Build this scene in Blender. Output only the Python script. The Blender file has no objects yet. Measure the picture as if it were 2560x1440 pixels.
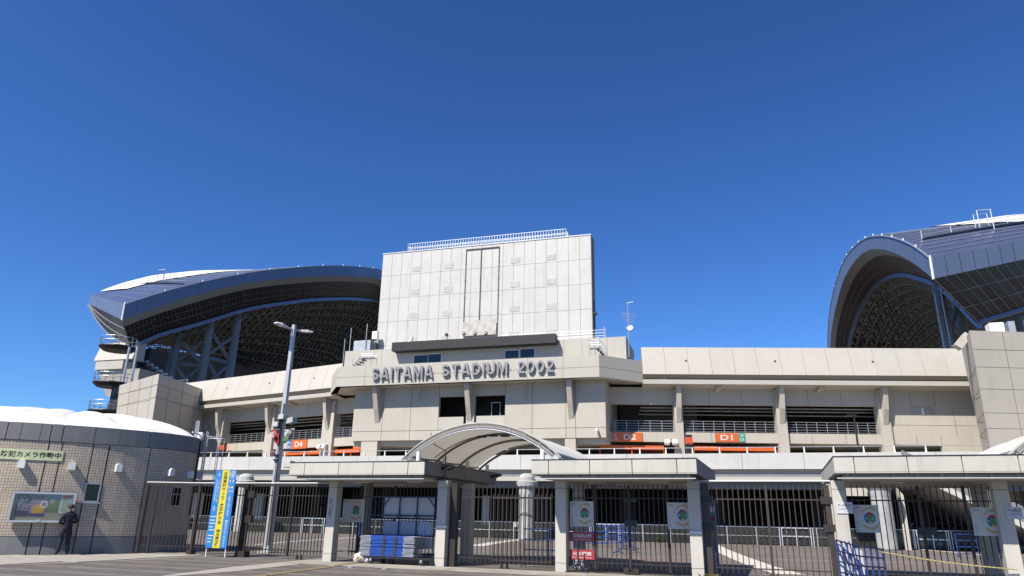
import bpy, bmesh, math, random
from mathutils import Matrix, Vector
R = math.radians
random.seed(7)
S = bpy.context.scene
COL = S.collection
# ------------------------------------------------------------------ camera
F_PX, PITCH, ROLL, YAW, EYE = 1740.0, R(18.2), R(1.03), R(20.5), 1.6
_f = Vector((-math.sin(YAW)*math.cos(PITCH), math.cos(YAW)*math.cos(PITCH), math.sin(PITCH)))
_r = Vector((math.cos(YAW), math.sin(YAW), 0)); _u = _r.cross(_f)
CR = _r*math.cos(ROLL)+_u*math.sin(ROLL); CU = _u*math.cos(ROLL)-_r*math.sin(ROLL)
EYEV = Vector((0, 0, EYE))
cd = bpy.data.cameras.new('camera'); cam = bpy.data.objects.new('camera', cd); COL.objects.link(cam)
m = Matrix.Identity(4)
for i in range(3): m[i][0], m[i][1], m[i][2], m[i][3] = CR[i], CU[i], -_f[i], EYEV[i]
cam.matrix_world = m
cd.sensor_width = 36; cd.lens = F_PX/2560*36; cd.clip_start = .1; cd.clip_end = 6000
S.camera = cam
# ------------------------------------------------------------------ sky and sun
LIGHT = Vector((.303, .78, -1)).normalized()
EL = math.asin(-LIGHT.z); AZ = math.atan2(-LIGHT.x, -LIGHT.y)
w = bpy.data.worlds.new('World'); S.world = w; w.use_nodes = True
nt = w.node_tree; nt.nodes.clear()
sk = nt.nodes.new('ShaderNodeTexSky'); sk.sky_type = 'NISHITA'; sk.sun_disc = False
sk.sun_elevation = EL; sk.sun_rotation = AZ; sk.altitude = 0; sk.air_density = 1.0; sk.dust_density = .25; sk.ozone_density = 5.5
bg = nt.nodes.new('ShaderNodeBackground'); bg.inputs[1].default_value = .062
wo = nt.nodes.new('ShaderNodeOutputWorld')
gm = nt.nodes.new('ShaderNodeGamma'); gm.inputs[1].default_value = 1.3; tn = nt.nodes.new('ShaderNodeVectorMath'); tn.operation = 'MULTIPLY'; tn.inputs[1].default_value = (.392, .568, .745)   # the clear, deep blue of the photograph
nt.links.new(sk.outputs[0], gm.inputs[0]); nt.links.new(gm.outputs[0], tn.inputs[0]); nt.links.new(tn.outputs[0], bg.inputs[0]); nt.links.new(bg.outputs[0], wo.inputs[0])
sd = bpy.data.lights.new('sun', 'SUN'); sd.energy = 4.3; sd.angle = R(.53); sd.color = (1, .915, .79)
so = bpy.data.objects.new('sun', sd); COL.objects.link(so); so.rotation_euler = LIGHT.to_track_quat('-Z', 'Y').to_euler(); so.location = (-40, -60, 120)
V = S.view_settings; V.view_transform = 'Standard'; V.look = 'None'; V.gamma = 1; V.use_curve_mapping = False; V.exposure = 1.04

# ------------------------------------------------------------------ frames and helpers
def FR(x, y, a): return Matrix.Translation((x, y, 0)) @ Matrix.Rotation(R(a), 4, 'Z')
MW = Matrix.Identity(4)
MS = FR(0, 0, 3.8)                       # stadium: x along the facade, y into the stadium
MR = MS @ FR(-5.5, 60.2, 13.3)           # right wing, swept back
ML = MS @ FR(-37, 60.93, -14.6)          # left wing, swept back
def ray(px, py): return _f + CR*((px-1280)/F_PX) - CU*((py-720)/F_PX)
def P(px, py, M=MW, v=0.0):              # where the sight line meets the wall plane y = v of a frame
    iv = M.inverted(); o = iv @ EYEV; d = iv.to_3x3() @ ray(px, py); t = (v-o.y)/d.y
    return o+d*t
def G(px, py, z=0.0, M=MW):              # where it meets the level z
    d = ray(px, py); return M.inverted() @ (EYEV + d*((z-EYE)/d.z))
def PX(px, py, X, M=MS):                 # where it meets the plane x = X
    iv = M.inverted(); o = iv @ EYEV; d = iv.to_3x3() @ ray(px, py); return o+d*((X-o.x)/d.x)

MATS = {}
def mat(name, col, rough=.7, metal=0, var=.0, scale=2.0, bump=0, streak=0, spec=None, fine=0, trans=0, rnd=0):
    if name in MATS: return MATS[name]
    if metal < .3: col = tuple(c*.61 for c in col)
    mt = bpy.data.materials.new(name); mt.use_nodes = True; MATS[name] = mt
    n = mt.node_tree; b = n.nodes['Principled BSDF']
    b.inputs['Base Color'].default_value = (*col, 1); b.inputs['Roughness'].default_value = rough; b.inputs['Metallic'].default_value = metal
    if spec is not None: b.inputs['Specular IOR Level'].default_value = spec
    if trans: b.inputs['Transmission Weight'].default_value = trans
    if var or streak or bump or fine or rnd:
        g = n.nodes.new('ShaderNodeNewGeometry'); cur = None
        def noise(sc, vec, det=6, rg=.6):
            q = n.nodes.new('ShaderNodeTexNoise'); q.inputs['Scale'].default_value = sc; q.inputs['Detail'].default_value = det; q.inputs['Roughness'].default_value = rg
            n.links.new(vec, q.inputs['Vector']); return q
        def mul(src, fac, amt, lo=.3, hi=.7):
            mr = n.nodes.new('ShaderNodeMapRange'); mr.inputs[1].default_value = lo; mr.inputs[2].default_value = hi
            mr.inputs[3].default_value = 1-amt; mr.inputs[4].default_value = 1+amt*.35; n.links.new(fac, mr.inputs[0])
            vm = n.nodes.new('ShaderNodeVectorMath'); vm.operation = 'SCALE'; n.links.new(mr.outputs[0], vm.inputs['Scale'])
            if src is None: vm.inputs[0].default_value = col
            else: n.links.new(src, vm.inputs[0])
            return vm.outputs[0]
        if var:
            q = noise(scale, g.outputs['Position']); cur = mul(cur, q.outputs[0], var)
        if fine:
            q = noise(38, g.outputs['Position'], 3); cur = mul(cur, q.outputs[0], fine)
        if streak:
            mp = n.nodes.new('ShaderNodeMapping'); mp.inputs['Scale'].default_value = (2.6, 2.6, .22); n.links.new(g.outputs['Position'], mp.inputs[0])
            q = noise(1.0, mp.outputs[0], 5, .7); cur = mul(cur, q.outputs[0], streak, .30, .47)
        if rnd:
            oi = n.nodes.new('ShaderNodeObjectInfo'); cur = mul(cur, oi.outputs['Random'], rnd, 0, 1)
        if cur is not None: n.links.new(cur, b.inputs['Base Color'])
        if bump:
            q = noise(scale*12, g.outputs['Position'], 4); bp = n.nodes.new('ShaderNodeBump'); bp.inputs['Strength'].default_value = bump; bp.inputs['Distance'].default_value = .02
            n.links.new(q.outputs[0], bp.inputs['Height']); n.links.new(bp.outputs[0], b.inputs['Normal'])
    return mt

class MB:
    def __init__(s): s.v = []; s.f = []
    def add(s, vs, fs):
        k = len(s.v); s.v += [tuple(p) for p in vs]; s.f += [tuple(i+k for i in f) for f in fs]; return s
    def hexa(s, a, b):                   # two quads a (4 pts), b (4 pts)
        return s.add(list(a)+list(b), [(3, 2, 1, 0), (4, 5, 6, 7), (0, 1, 5, 4), (1, 2, 6, 5), (2, 3, 7, 6), (3, 0, 4, 7)])
    def box(s, x0, x1, y0, y1, z0, z1):
        return s.hexa([(x0, y0, z0), (x1, y0, z0), (x1, y1, z0), (x0, y1, z0)], [(x0, y0, z1), (x1, y0, z1), (x1, y1, z1), (x0, y1, z1)])
    def prism(s, poly, y0, y1):          # poly in x,z extruded along y
        n = len(poly)
        return s.add([(x, y0, z) for x, z in poly]+[(x, y1, z) for x, z in poly], [tuple(range(n)), tuple(range(2*n-1, n-1, -1))]+[(i, i+n, (i+1) % n+n, (i+1) % n) for i in range(n)])
    def prismz(s, poly, z0, z1):
        n = len(poly)
        return s.add([(x, y, z0) for x, y in poly]+[(x, y, z1) for x, y in poly], [tuple(range(n-1, -1, -1)), tuple(range(n, 2*n))]+[(i, (i+1) % n, (i+1) % n+n, i+n) for i in range(n)])
    def prismx(s, poly, x0, x1):         # poly in y,z extruded along x
        n = len(poly)
        return s.add([(x0, y, z) for y, z in poly]+[(x1, y, z) for y, z in poly], [tuple(range(n-1, -1, -1)), tuple(range(n, 2*n))]+[(i, (i+1) % n, (i+1) % n+n, i+n) for i in range(n)])
    def tube(s, pts, r, n=6, cap=True):
        pts = [Vector(p) for p in pts]; rings = []
        rs = r if isinstance(r, (list, tuple)) else [r]*len(pts)
        for i, p in enumerate(pts):
            a = pts[max(i-1, 0)]; b = pts[min(i+1, len(pts)-1)]; t = (b-a).normalized()
            x = t.cross(Vector((0, 0, 1)))
            if x.length < .05: x = t.cross(Vector((0, 1, 0)))
            x.normalize(); y = t.cross(x)
            rings.append([p+(x*math.cos(6.2832*k/n+.4)+y*math.sin(6.2832*k/n+.4))*rs[i] for k in range(n)])
        k0 = len(s.v); s.v += [tuple(q) for rg in rings for q in rg]
        for i in range(len(pts)-1):
            for k in range(n):
                s.f.append((k0+i*n+k, k0+i*n+(k+1) % n, k0+(i+1)*n+(k+1) % n, k0+(i+1)*n+k))
        if cap:
            s.f.append(tuple(k0+k for k in range(n-1, -1, -1))); s.f.append(tuple(k0+(len(pts)-1)*n+k for k in range(n)))
        return s
    def lathe(s, prof, cx, cy, n=24, a0=0, a1=6.283185):
        full = abs(a1-a0-6.283185) < 1e-3; m_ = n if full else n+1; k0 = len(s.v)
        for r, z in prof:
            for k in range(m_):
                a = a0+(a1-a0)*k/n; s.v.append((cx+r*math.cos(a), cy+r*math.sin(a), z))
        for i in range(len(prof)-1):
            for k in range(n):
                k2 = (k+1) % m_
                s.f.append((k0+i*m_+k, k0+i*m_+k2, k0+(i+1)*m_+k2, k0+(i+1)*m_+k))
        return s
    def grid(s, rows):                   # rows of points
        k0 = len(s.v); n = len(rows[0]); s.v += [tuple(p) for r_ in rows for p in r_]
        for i in range(len(rows)-1):
            for k in range(n-1): s.f.append((k0+i*n+k, k0+i*n+k+1, k0+(i+1)*n+k+1, k0+(i+1)*n+k))
        return s
    def mesh(s, name, mt, T=None, smooth=False):
        me = bpy.data.meshes.new(name)
        me.from_pydata([T @ Vector(p) for p in s.v] if T is not None else s.v, [], s.f)
        me.materials.append(mt)
        b = bmesh.new(); b.from_mesh(me); bmesh.ops.recalc_face_normals(b, faces=b.faces); b.to_mesh(me); b.free()
        if smooth: me.polygons.foreach_set('use_smooth', [True]*len(me.polygons))
        return me
    def build(s, name, mt, parent=None, M=MW, smooth=False, kind=None, label=None, bevel=0):
        T = (wm(parent).inverted() @ M) if parent is not None else M
        o = bpy.data.objects.new(name, s.mesh(name, mt, T, smooth)); COL.objects.link(o)
        if parent is not None: o.parent = parent
        if kind: o['kind'] = kind
        if label: o['label'] = label
        if bevel:
            md = o.modifiers.new('bevel', 'BEVEL'); md.width = bevel; md.segments = 2
        return o
def wm(o):
    mm = Matrix.LocRotScale(o.location, o.rotation_euler, o.scale)
    return wm(o.parent) @ mm if o.parent else mm
def thing(name, label, cat, loc=(0, 0, 0), rz=0.0, group=None, M=MW):
    o = bpy.data.objects.new(name, None); COL.objects.link(o)
    T = M @ Matrix.Translation(loc) @ Matrix.Rotation(rz, 4, 'Z')
    o.location = T.translation; o.rotation_euler = T.to_euler(); o.empty_display_size = .3
    o['label'] = label; o['category'] = cat
    if group: o['group'] = group
    return o
def solo(mb, name, mt, label, cat, loc, M=MW, rz=0, group=None, smooth=False):   # a thing that is one mesh; coordinates of mb are in frame M
    T = M @ Matrix.Translation(loc) @ Matrix.Rotation(rz, 4, 'Z')
    o = bpy.data.objects.new(name, mb.mesh(name, mt, T.inverted() @ M, smooth)); COL.objects.link(o)
    o.location = T.translation; o.rotation_euler = T.to_euler(); o['label'] = label; o['category'] = cat
    if group: o['group'] = group
    return o
def inst(me, name, parent, pos, M=MW, rz=0.0):            # a part sharing mesh data, origin at pos in frame M
    o = bpy.data.objects.new(name, me); COL.objects.link(o)
    T = M @ Matrix.Translation(pos) @ Matrix.Rotation(rz, 4, 'Z')
    if parent is not None: o.parent = parent; T = wm(parent).inverted() @ T
    o.location = T.translation; o.rotation_euler = T.to_euler(); return o
def dup(root, loc, rz=None, label=None, group=None):
    def cp(o, par):
        c = o.copy(); COL.objects.link(c)
        if par is not None: c.parent = par; c.matrix_parent_inverse = o.matrix_parent_inverse.copy()
        for ch in [x for x in KIDS if x.parent == o]: cp(ch, c)
        return c
    KIDS = list(root.children_recursive)
    c = cp(root, None); c.location = loc
    if rz is not None: c.rotation_euler = (0, 0, rz)
    if label: c['label'] = label
    if group: c['group'] = group
    return c
# lettering: built-in font, turned into a flat mesh and fitted into a rectangle of a wall plane
def text_mesh(txt, bold=.0, ext=.0, sep=1.0):
    cu = bpy.data.curves.new('lettering', 'FONT'); cu.body = txt; cu.size = 1; cu.extrude = ext; cu.offset = bold; cu.resolution_u = 3; cu.space_line = sep
    if '\n' in txt: cu.align_x = 'CENTER'
    o = bpy.data.objects.new('lettering', cu); COL.objects.link(o)
    dg = bpy.context.evaluated_depsgraph_get(); dg.update()
    me = o.evaluated_get(dg).to_mesh(); vs = [tuple(v.co) for v in me.vertices]; fs = [tuple(p.vertices) for p in me.polygons]
    o.evaluated_get(dg).to_mesh_clear(); bpy.data.objects.remove(o); bpy.data.curves.remove(cu)
    return vs, fs
def lettering(txt, x0, x1, z0, z1, y, mt, parent, M=MW, bold=0, ext=0.0, depth=.0, name='lettering', sep=1.0, at=None, slant=0):
    vs, fs = text_mesh(txt, bold, ext, sep)
    if not vs: return None
    ax, bx = min(v[0] for v in vs), max(v[0] for v in vs); ay, by = min(v[1] for v in vs), max(v[1] for v in vs)
    sx = (x1-x0)/(bx-ax); sz = (z1-z0)/(by-ay)
    mb = MB()
    if at is None: mb.add([(x0+(v[0]-ax)*sx, y-v[2]*(depth/ext if ext else 0), z0+(v[1]-ay)*sz) for v in vs], fs)
    else: mb.add([at(x0+(v[0]-ax)*sx, z0+(v[1]-ay)*sz) for v in vs], fs)
    return mb.build(name, mt, parent, M)
# ------------------------------------------------------------------ materials
CONC = mat('concrete', (.61, .57, .495), .8, var=.09, scale=.35, bump=.12, streak=.075, fine=.05)
CONC2 = mat('cream_panel', (.61, .585, .52), .65, var=.06, scale=.5, bump=.06, streak=.06, fine=.04, rnd=.04)
CONCW = mat('white_panel', (.695, .69, .665), .6, var=.08, scale=.9, bump=.05, streak=.13, fine=.03, rnd=.04)
GREYC = mat('grey_concrete', (.26, .27, .275), .75, var=.14, scale=1.2, bump=.15, streak=.10, fine=.05)
PILC = mat('pale_concrete', (.67, .645, .585), .8, var=.10, scale=1.0, bump=.15, streak=.13, fine=.06, rnd=.05)
COLM = mat('weathered_white', (.52, .53, .52), .8, var=.25, scale=1.6, bump=.15, streak=.3)
DARK = mat('interior_shade', (.045, .04, .036), .9, var=.4, scale=.8)  # near-black: the shade of unlit interiors painted into the colour
GAP = mat('joint_dark', (.10, .095, .085), .9)  # flat dark tone for joints and panel backings
ROOFB = mat('blue_grey_metal', (.145, .185, .265), .42, .35, var=.08, scale=.3)
ROOFT = mat('blue_deck_metal', (.10, .125, .22), .35, .5, var=.1, scale=.3)
SOFF = mat('grey_green_soffit', (.34, .38, .36), .6, var=.1, scale=.3)
GLAZ = mat('smoked_glazing', (.014, .014, .017), .4, 0, var=.3, scale=1.5)
MULL = mat('glazing_bar', (.26, .235, .20), .6); MULL2 = mat('end_glazing_bar', (.50, .45, .38), .6)
TRUS = mat('truss_steel', (.36, .345, .27), .7, var=.3, scale=.5)
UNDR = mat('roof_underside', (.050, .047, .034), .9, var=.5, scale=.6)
LEGM = mat('column_steel', (.24, .30, .335), .55, .0, var=.12, scale=.6)
MEMB = mat('white_membrane', (.97, .98, 1.0), .55, var=.08, scale=.6, streak=.05)
STEEL = mat('galvanised_steel', (.42, .44, .46), .45, .6, var=.2, scale=3)
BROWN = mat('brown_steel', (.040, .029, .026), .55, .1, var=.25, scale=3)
BLACK = mat('black_metal', (.018, .018, .02), .5, var=.2, scale=4)
CHAR = mat('charcoal_cladding', (.022, .023, .026), .6, var=.2, scale=2)
WHITE = mat('white_paint', (1.1, 1.1, 1.07), .5, var=.05, scale=3)
CHROME = mat('brushed_steel_letter', (.235, .235, .245), .45, .3, var=.10, scale=.35)
ORANGE = mat('orange_paint', (.80, .16, .02), .5, var=.08, scale=2)
TEAL = mat('teal_paint', (.04, .42, .33), .5)
SIGNB = mat('sign_blue', (.02, .19, .62), .5)
BLUE = mat('blue_tube_paint', (.022, .075, .42), .42, .1, var=.2, scale=5)
NAVY = mat('dark_blue_tube', (.014, .022, .10), .45, var=.2, scale=5)
GLASS = mat('dark_glass', (.012, .014, .018), .06, var=.2, scale=1)
TEXTK = mat('black_print', (.012, .012, .012), .6)
TEXTW = mat('white_print', (.82, .82, .82), .6)
TH0 = R(-20); R1, R2 = 10.0, 2.9; C1 = (-32.99, 25.65); C2 = (-26.33, 23.19)      # plan of the round building
# ------------------------------------------------------------------ ground
def paving_mat():
    mt = bpy.data.materials.new('plaza_paving'); mt.use_nodes = True; n = mt.node_tree; b = n.nodes['Principled BSDF']; L = n.links.new
    g = n.nodes.new('ShaderNodeNewGeometry'); sx = n.nodes.new('ShaderNodeSeparateXYZ'); L(g.outputs['Position'], sx.inputs[0])
    def noise(sc, det=5, vec=None, sc3=None):
        q = n.nodes.new('ShaderNodeTexNoise'); q.inputs['Scale'].default_value = sc; q.inputs['Detail'].default_value = det
        mp = n.nodes.new('ShaderNodeMapping'); mp.inputs['Scale'].default_value = sc3 or (1, 1, 1); L(g.outputs['Position'], mp.inputs[0]); L(mp.outputs[0], q.inputs['Vector']); return q
    def ramp(src, p0, c0, p1, c1):
        r_ = n.nodes.new('ShaderNodeValToRGB'); r_.color_ramp.elements[0].position = p0; r_.color_ramp.elements[0].color = (*c0, 1)
        r_.color_ramp.elements[1].position = p1; r_.color_ramp.elements[1].color = (*c1, 1); L(src, r_.inputs[0]); return r_.outputs[0]
    def mix(f, a, c, t='MIX'):
        q = n.nodes.new('ShaderNodeMix'); q.data_type = 'RGBA'; q.blend_type = t
        if isinstance(f, float): q.inputs[0].default_value = f
        else: L(f, q.inputs[0])
        L(a, q.inputs[6]); L(c, q.inputs[7]); return q.outputs[2]
    base = ramp(noise(.5).outputs[0], .3, (0.104, 0.0945, 0.0851), .7, (0.1418, 0.1291, 0.1166))
    # bands of lighter and darker pavers along x, 1.9 m apart
    wv = n.nodes.new('ShaderNodeMath'); wv.operation = 'FRACT'; d = n.nodes.new('ShaderNodeMath'); d.operation = 'DIVIDE'; d.inputs[1].default_value = 1.35; L(sx.outputs[1], d.inputs[0]); L(d.outputs[0], wv.inputs[0])
    band = ramp(wv.outputs[0], .70, (.80, .80, .80), .76, (1.25, 1.22, 1.2))
    pk0 = n.nodes.new('ShaderNodeMath'); pk0.operation = 'LESS_THAN'; pk0.inputs[1].default_value = 21.0; L(sx.outputs[1], pk0.inputs[0]); c = mix(pk0.outputs[0], base, band, 'MULTIPLY')
    red = ramp(noise(.16, 2, sc3=(.6, 1.4, 1)).outputs[0], .54, (0, 0, 0), .58, (1, 1, 1))
    pk = n.nodes.new('ShaderNodeMath'); pk.operation = 'GREATER_THAN'; pk.inputs[1].default_value = 29.0; L(sx.outputs[1], pk.inputs[0])
    fm = n.nodes.new('ShaderNodeMath'); fm.operation = 'MULTIPLY'; L(red, fm.inputs[0]); L(pk.outputs[0], fm.inputs[1])
    rc = n.nodes.new('ShaderNodeRGB'); rc.outputs[0].default_value = (0.1543, 0.1166, 0.0977, 1); c = mix(fm.outputs[0], c, rc.outputs[0])
    br = n.nodes.new('ShaderNodeTexBrick'); br.inputs['Scale'].default_value = 1; br.inputs['Brick Width'].default_value = .22; br.inputs['Row Height'].default_value = .11; br.inputs['Mortar Size'].default_value = .006
    br.inputs['Color1'].default_value = (1, 1, 1, 1); br.inputs['Color2'].default_value = (.84, .83, .82, 1); br.inputs['Mortar'].default_value = (.6, .6, .6, 1); L(g.outputs['Position'], br.inputs['Vector'])
    c = mix(1.0, c, br.outputs[0], 'MULTIPLY')
    st = ramp(noise(2.5, 8).outputs[0], .35, (.8, .8, .8), .65, (1.08, 1.08, 1.08)); c = mix(1.0, c, st, 'MULTIPLY')
    L(c, b.inputs['Base Color']); b.inputs['Roughness'].default_value = .85
    bp = n.nodes.new('ShaderNodeBump'); bp.inputs['Strength'].default_value = .3; bp.inputs['Distance'].default_value = .01; L(noise(25).outputs[0], bp.inputs['Height']); L(bp.outputs[0], b.inputs['Normal'])
    return mt
PAVE = paving_mat()
mb = MB(); rows = []
xs = [-2500, -400, -120, -60, -30, 0, 30, 60, 120, 400, 2500]
mb.grid([[(x, y, 0) for x in xs] for y in [-2500, -300, -60, 0, 20, 40, 80, 200, 600, 2500]])
ground = mb.build('ground', PAVE, kind='structure')
SLAB = mat('pale_slab', (.47, .44, .39), .85, var=.18, scale=1.5, bump=.2, fine=.08)
SLAB2 = mat('grey_slab', (.30, .275, .245), .85, var=.2, scale=1.5, bump=.2, fine=.08)
def sheet(name, pts, z, mt): return MB().add([(p.x, p.y, z) for p in pts], [tuple(range(len(pts)))]).build(name, mt, kind='structure')
# pale pavement along the round building with its own slabs
walk = [G(-200, 1424), G(0, 1414.5), G(200, 1406.5), G(400, 1398.5), G(515, 1389), G(505, 1383), G(340, 1377), G(-200, 1384)]
pv = sheet('pavement', walk, .004, SLAB2)
def inside(x, y, poly):
    c = False
    for i in range(len(poly)):
        a, b = poly[i], poly[i-1]
        if (a.y > y) != (b.y > y) and x < (b.x-a.x)*(y-a.y)/(b.y-a.y)+a.x: c = not c
    return c
slab = MB().box(-.293, .293, -.293, .293, 0, .022).mesh('slab', SLAB)
k = 0
for i in range(-45, 5):
    for j in range(0, 22):
        x, y = -20+i*.6, 14+j*.6+(.3 if i % 2 else 0)
        if k < 260 and all(inside(x+a, y+b, walk) for a in (-.29, .29) for b in (-.29, .29)) and math.hypot(x-C1[0], y-C1[1]) > R1+.4 and math.hypot(x-C2[0], y-C2[1]) > R2+.4:
            inst(slab, 'slab', pv, (x, y, 0)); k += 1
# strip of slabs in front of the gates
st = MB().box(-15.9, 8.5, 20.75, 22.15, .001, .004).build('gate_pavement', SLAB2, kind='structure')
ps = [MB().box(-.445, .445, -.222, .222, 0, .02).mesh('slab', q) for q in (SLAB, mat('warm_slab', (.39, .35, .30), .85, var=.2, scale=1.5, bump=.2, fine=.08))]
for j in range(3):
    for i in range(27):
        inst(ps[random.random() < .35], 'slab', st, (-15.4+i*.9+(.45 if j % 2 else 0), 20.99+j*.455, .0))
sheet('crossing_band', [G(395, 1441), G(580, 1418), G(806, 1396), G(814, 1404), G(580, 1429.5), G(430, 1441)], .008, SLAB)
tl = MB().box(-20.5, -20.4, 10, 10.1, .001, .002).build('tactile_strip', mat('yellow_tactile', (.42, .345, .19), .8, var=.4, scale=6, bump=.3), kind='structure')
a, b = G(640, 1442), G(905, 1407); n_ = int((b-a).length/.31)
tm = MB().box(-.148, .148, -.148, .148, 0, .012)
for i in range(5):
    for j in range(5): tm.box(-.12+i*.055, -.09+i*.055, -.12+j*.055, -.09+j*.055, .012, .018)
tm = tm.mesh('tactile_tile', MATS['yellow_tactile'])
for i in range(n_+1): q = a.lerp(b, i/n_); inst(tm, 'tactile_tile', tl, (q.x, q.y, .004 if q.y < 20.75 else .021), rz=math.atan2(b.y-a.y, b.x-a.x))
LINE = mat('line_paint', (.80, .77, .70), .7, var=.3, scale=4)
def stripe(name, px, wd, mt=LINE, z=.006):
    pts = [G(*p) for p in px]; mb = MB(); L_, R_ = [], []
    for i, p in enumerate(pts):
        t = (pts[min(i+1, len(pts)-1)]-pts[max(i-1, 0)]); t.z = 0; t.normalize(); n = Vector((-t.y, t.x, 0))*wd/2
        L_.append((p.x+n.x, p.y+n.y, z)); R_.append((p.x-n.x, p.y-n.y, z))
    return mb.grid([L_, R_]).build(name, mt, kind='structure')
stripe('plaza_line', [(1190, 1365), (1250, 1355), (1318, 1347)], .9)
stripe('plaza_line', [(1779, 1362), (1800, 1374), (1850, 1395), (1905, 1416), (1975, 1436)], .95)
stripe('plaza_line', [(1500, 1391), (1780, 1396), (1950, 1399), (2110, 1403), (2400, 1410), (2560, 1414)], .12, z=.008)
stripe('plaza_line', [(640, 1362), (720, 1355), (820, 1348), (920, 1342)], .35, z=.010)
stripe('plaza_line', [(2215, 1368), (2300, 1374), (2420, 1384), (2530, 1396)], .5, z=.012)
stripe('plaza_line', [(1000, 1388), (1200, 1380), (1400, 1386)], .12, z=.014)

# ------------------------------------------------------------------ the stadium
ST = thing('stadium', 'beige concrete football stadium with white scoreboard slab and two curved blue-grey roofs behind the gates', 'stadium', (-21.75, 58.75, 0), M=MS)
def sp(mb, name, mt, par=None, M=MS, **k): return mb.build(name, mt, par or ST, M, **k)
# concourse deck
DX0, DX1, DY = -52.0, 30.0, 53.5
sp(MB().box(DX0, DX1, DY+.06, DY+.3, 5.12, 6.12).box(DX0, DX1, DY+.3, 75, 4.75, 5.12), 'deck', CONC)
i = 0; x = DX0
dk = [o for o in ST.children if o.name.startswith('deck')][0]
pm = MB().box(.012, 4.088, -.06, .055, 0, 1.10).mesh('parapet_panel', CONCW)
while x < DX1-.1: inst(pm, 'parapet_panel', dk, (x, DY, 5.10), MS); x += 4.1
sp(MB().box(DX0, DX1, 53.0, 53.5, 4.22, 4.54), 'ledge_beam', CONC2)
sp(MB().box(DX0, DX1, 53.51, 55.0, 3.75, 4.74), 'edge_beam', GREYC)
# ground storey behind the deck edge, its shade painted into dark walls
sp(MB().box(DX0, DX1, 70, 70.3, 0, 4.74).box(DX0, DX0+.3, 55, 70, 0, 4.74), 'shade_back_wall', DARK)
for q in range(-50, 30, 7): sp(MB().box(q, q+.9, 58, 58.9, 0, 4.74), 'ground_column', DARK)
# deck rail
rl = sp(MB().tube([(DX0, DY+.12, 6.62), (DX1, DY+.12, 6.62)], .025, 6), 'deck_rail', STEEL)
post = MB().hexa([(-.05, .02, 6.12), (.05, .02, 6.12), (.05, .22, 6.12), (-.05, .22, 6.12)], [(-.025, .08, 6.64), (.025, .08, 6.64), (.025, .16, 6.64), (-.025, .16, 6.64)]).mesh('rail_post', WHITE)
x = DX0+.5
while x < 14: inst(post, 'rail_post', rl, (x, DY, 0), MS); x += 1.9
# --- centre block
WY = 58.75; BX0, BX1 = -32.9, -9.2
w1a, w1b = P(1098, 992, MS, WY), P(1164, 1072, MS, WY); w2a, w2b = P(1187, 988, MS, WY), P(1262, 1060, MS, WY)
zt, zb = w1a.z, w1b.z
cb = sp(MB().box(BX0, w1a.x, WY, WY+.4, 8.02, 14).box(w1a.x, w2b.x, WY, WY+.4, zt, 14).box(w1a.x, w2b.x, WY, WY+.4, 8.02, zb).box(w1b.x, w2a.x, WY, WY+.4, zb, zt).box(w2b.x, BX1, WY, WY+.4, 8.02, 14)
        .box(BX1-.3, BX1, WY+.4, 66, 8.02, 14).box(BX0, BX0+.3, WY+.4, 66, 8.02, 14).box(BX0, BX1, WY+.4, 66, 7.6, 8.02), 'centre_block', CONC)
sp(MB().box(BX0+.31, BX1-.31, WY+3, WY+3.2, 8.03, 13.5), 'room_wall', DARK); sp(MB().box(BX0, BX1, WY+.41, 66, 13.6, 14.0), 'block_roof', CONC)
pw = P(1098, 1043, MS, WY)
sp(MB().box(w1a.x+.02, w1b.x-.25, WY+.02, WY+.14, zb+.02, pw.z), 'window_screen', CONC2, cb); sp(MB().box(w2a.x+.2, w2b.x-.02, WY+.02, WY+.14, zb+.02, P(1187, 1040, MS, WY).z), 'window_screen', CONC2, cb)
q = P(1240, 1020, MS, WY+.5); fr = MB()
for a, b, c, d in ((-.42, -.38, -1.0, .50), (.38, .42, -1, .50), (-.38, .38, .46, .50)): fr.box(q.x+a, q.x+b, WY+.45, WY+.52, q.z+c, q.z+d)
sp(fr, 'window_frame', STEEL, cb)
def joints(mb, segs, y, wd=.02, M=MS):
    for x0, z0, x1, z1 in segs:
        if abs(x0-x1) < .01: mb.box(x0-wd, x0+wd, y-.004, y+.02, z0, z1)
        else: mb.box(x0, x1, y-.0043, y+.02, z0-wd, z0+wd)
    return mb
jz = P(1300, 1072, MS, WY).z; jz2 = P(1300, 1098, MS, WY).z
sg = [(BX0, jz, BX1, jz)]
for px in (955, 1025, 1330, 1415, 1439): q = P(px, 1060, MS, WY); sg.append((q.x, 8.02, q.x, 13.6))
for px in (1098, 1264): q = P(px, 985, MS, WY); sg.append((q.x, zt, q.x, 13.6))
sp(joints(MB(), sg, WY), 'joint', GAP, cb, kind='stuff')
# openings under the block
for a, b in ((905, 945), (1413, 1440)):
    p0, p1 = P(a, 1110, MS, WY+.2), P(b, 1110, MS, WY+.2); sp(MB().box(p0.x, p1.x, WY+.05, WY+.8, 5.12, 8.02), 'block_column', CONC)
sp(MB().box(BX0-1, BX1+1, 66, 66.3, 5.12, 8.02), 'concourse_wall', DARK)
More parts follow.
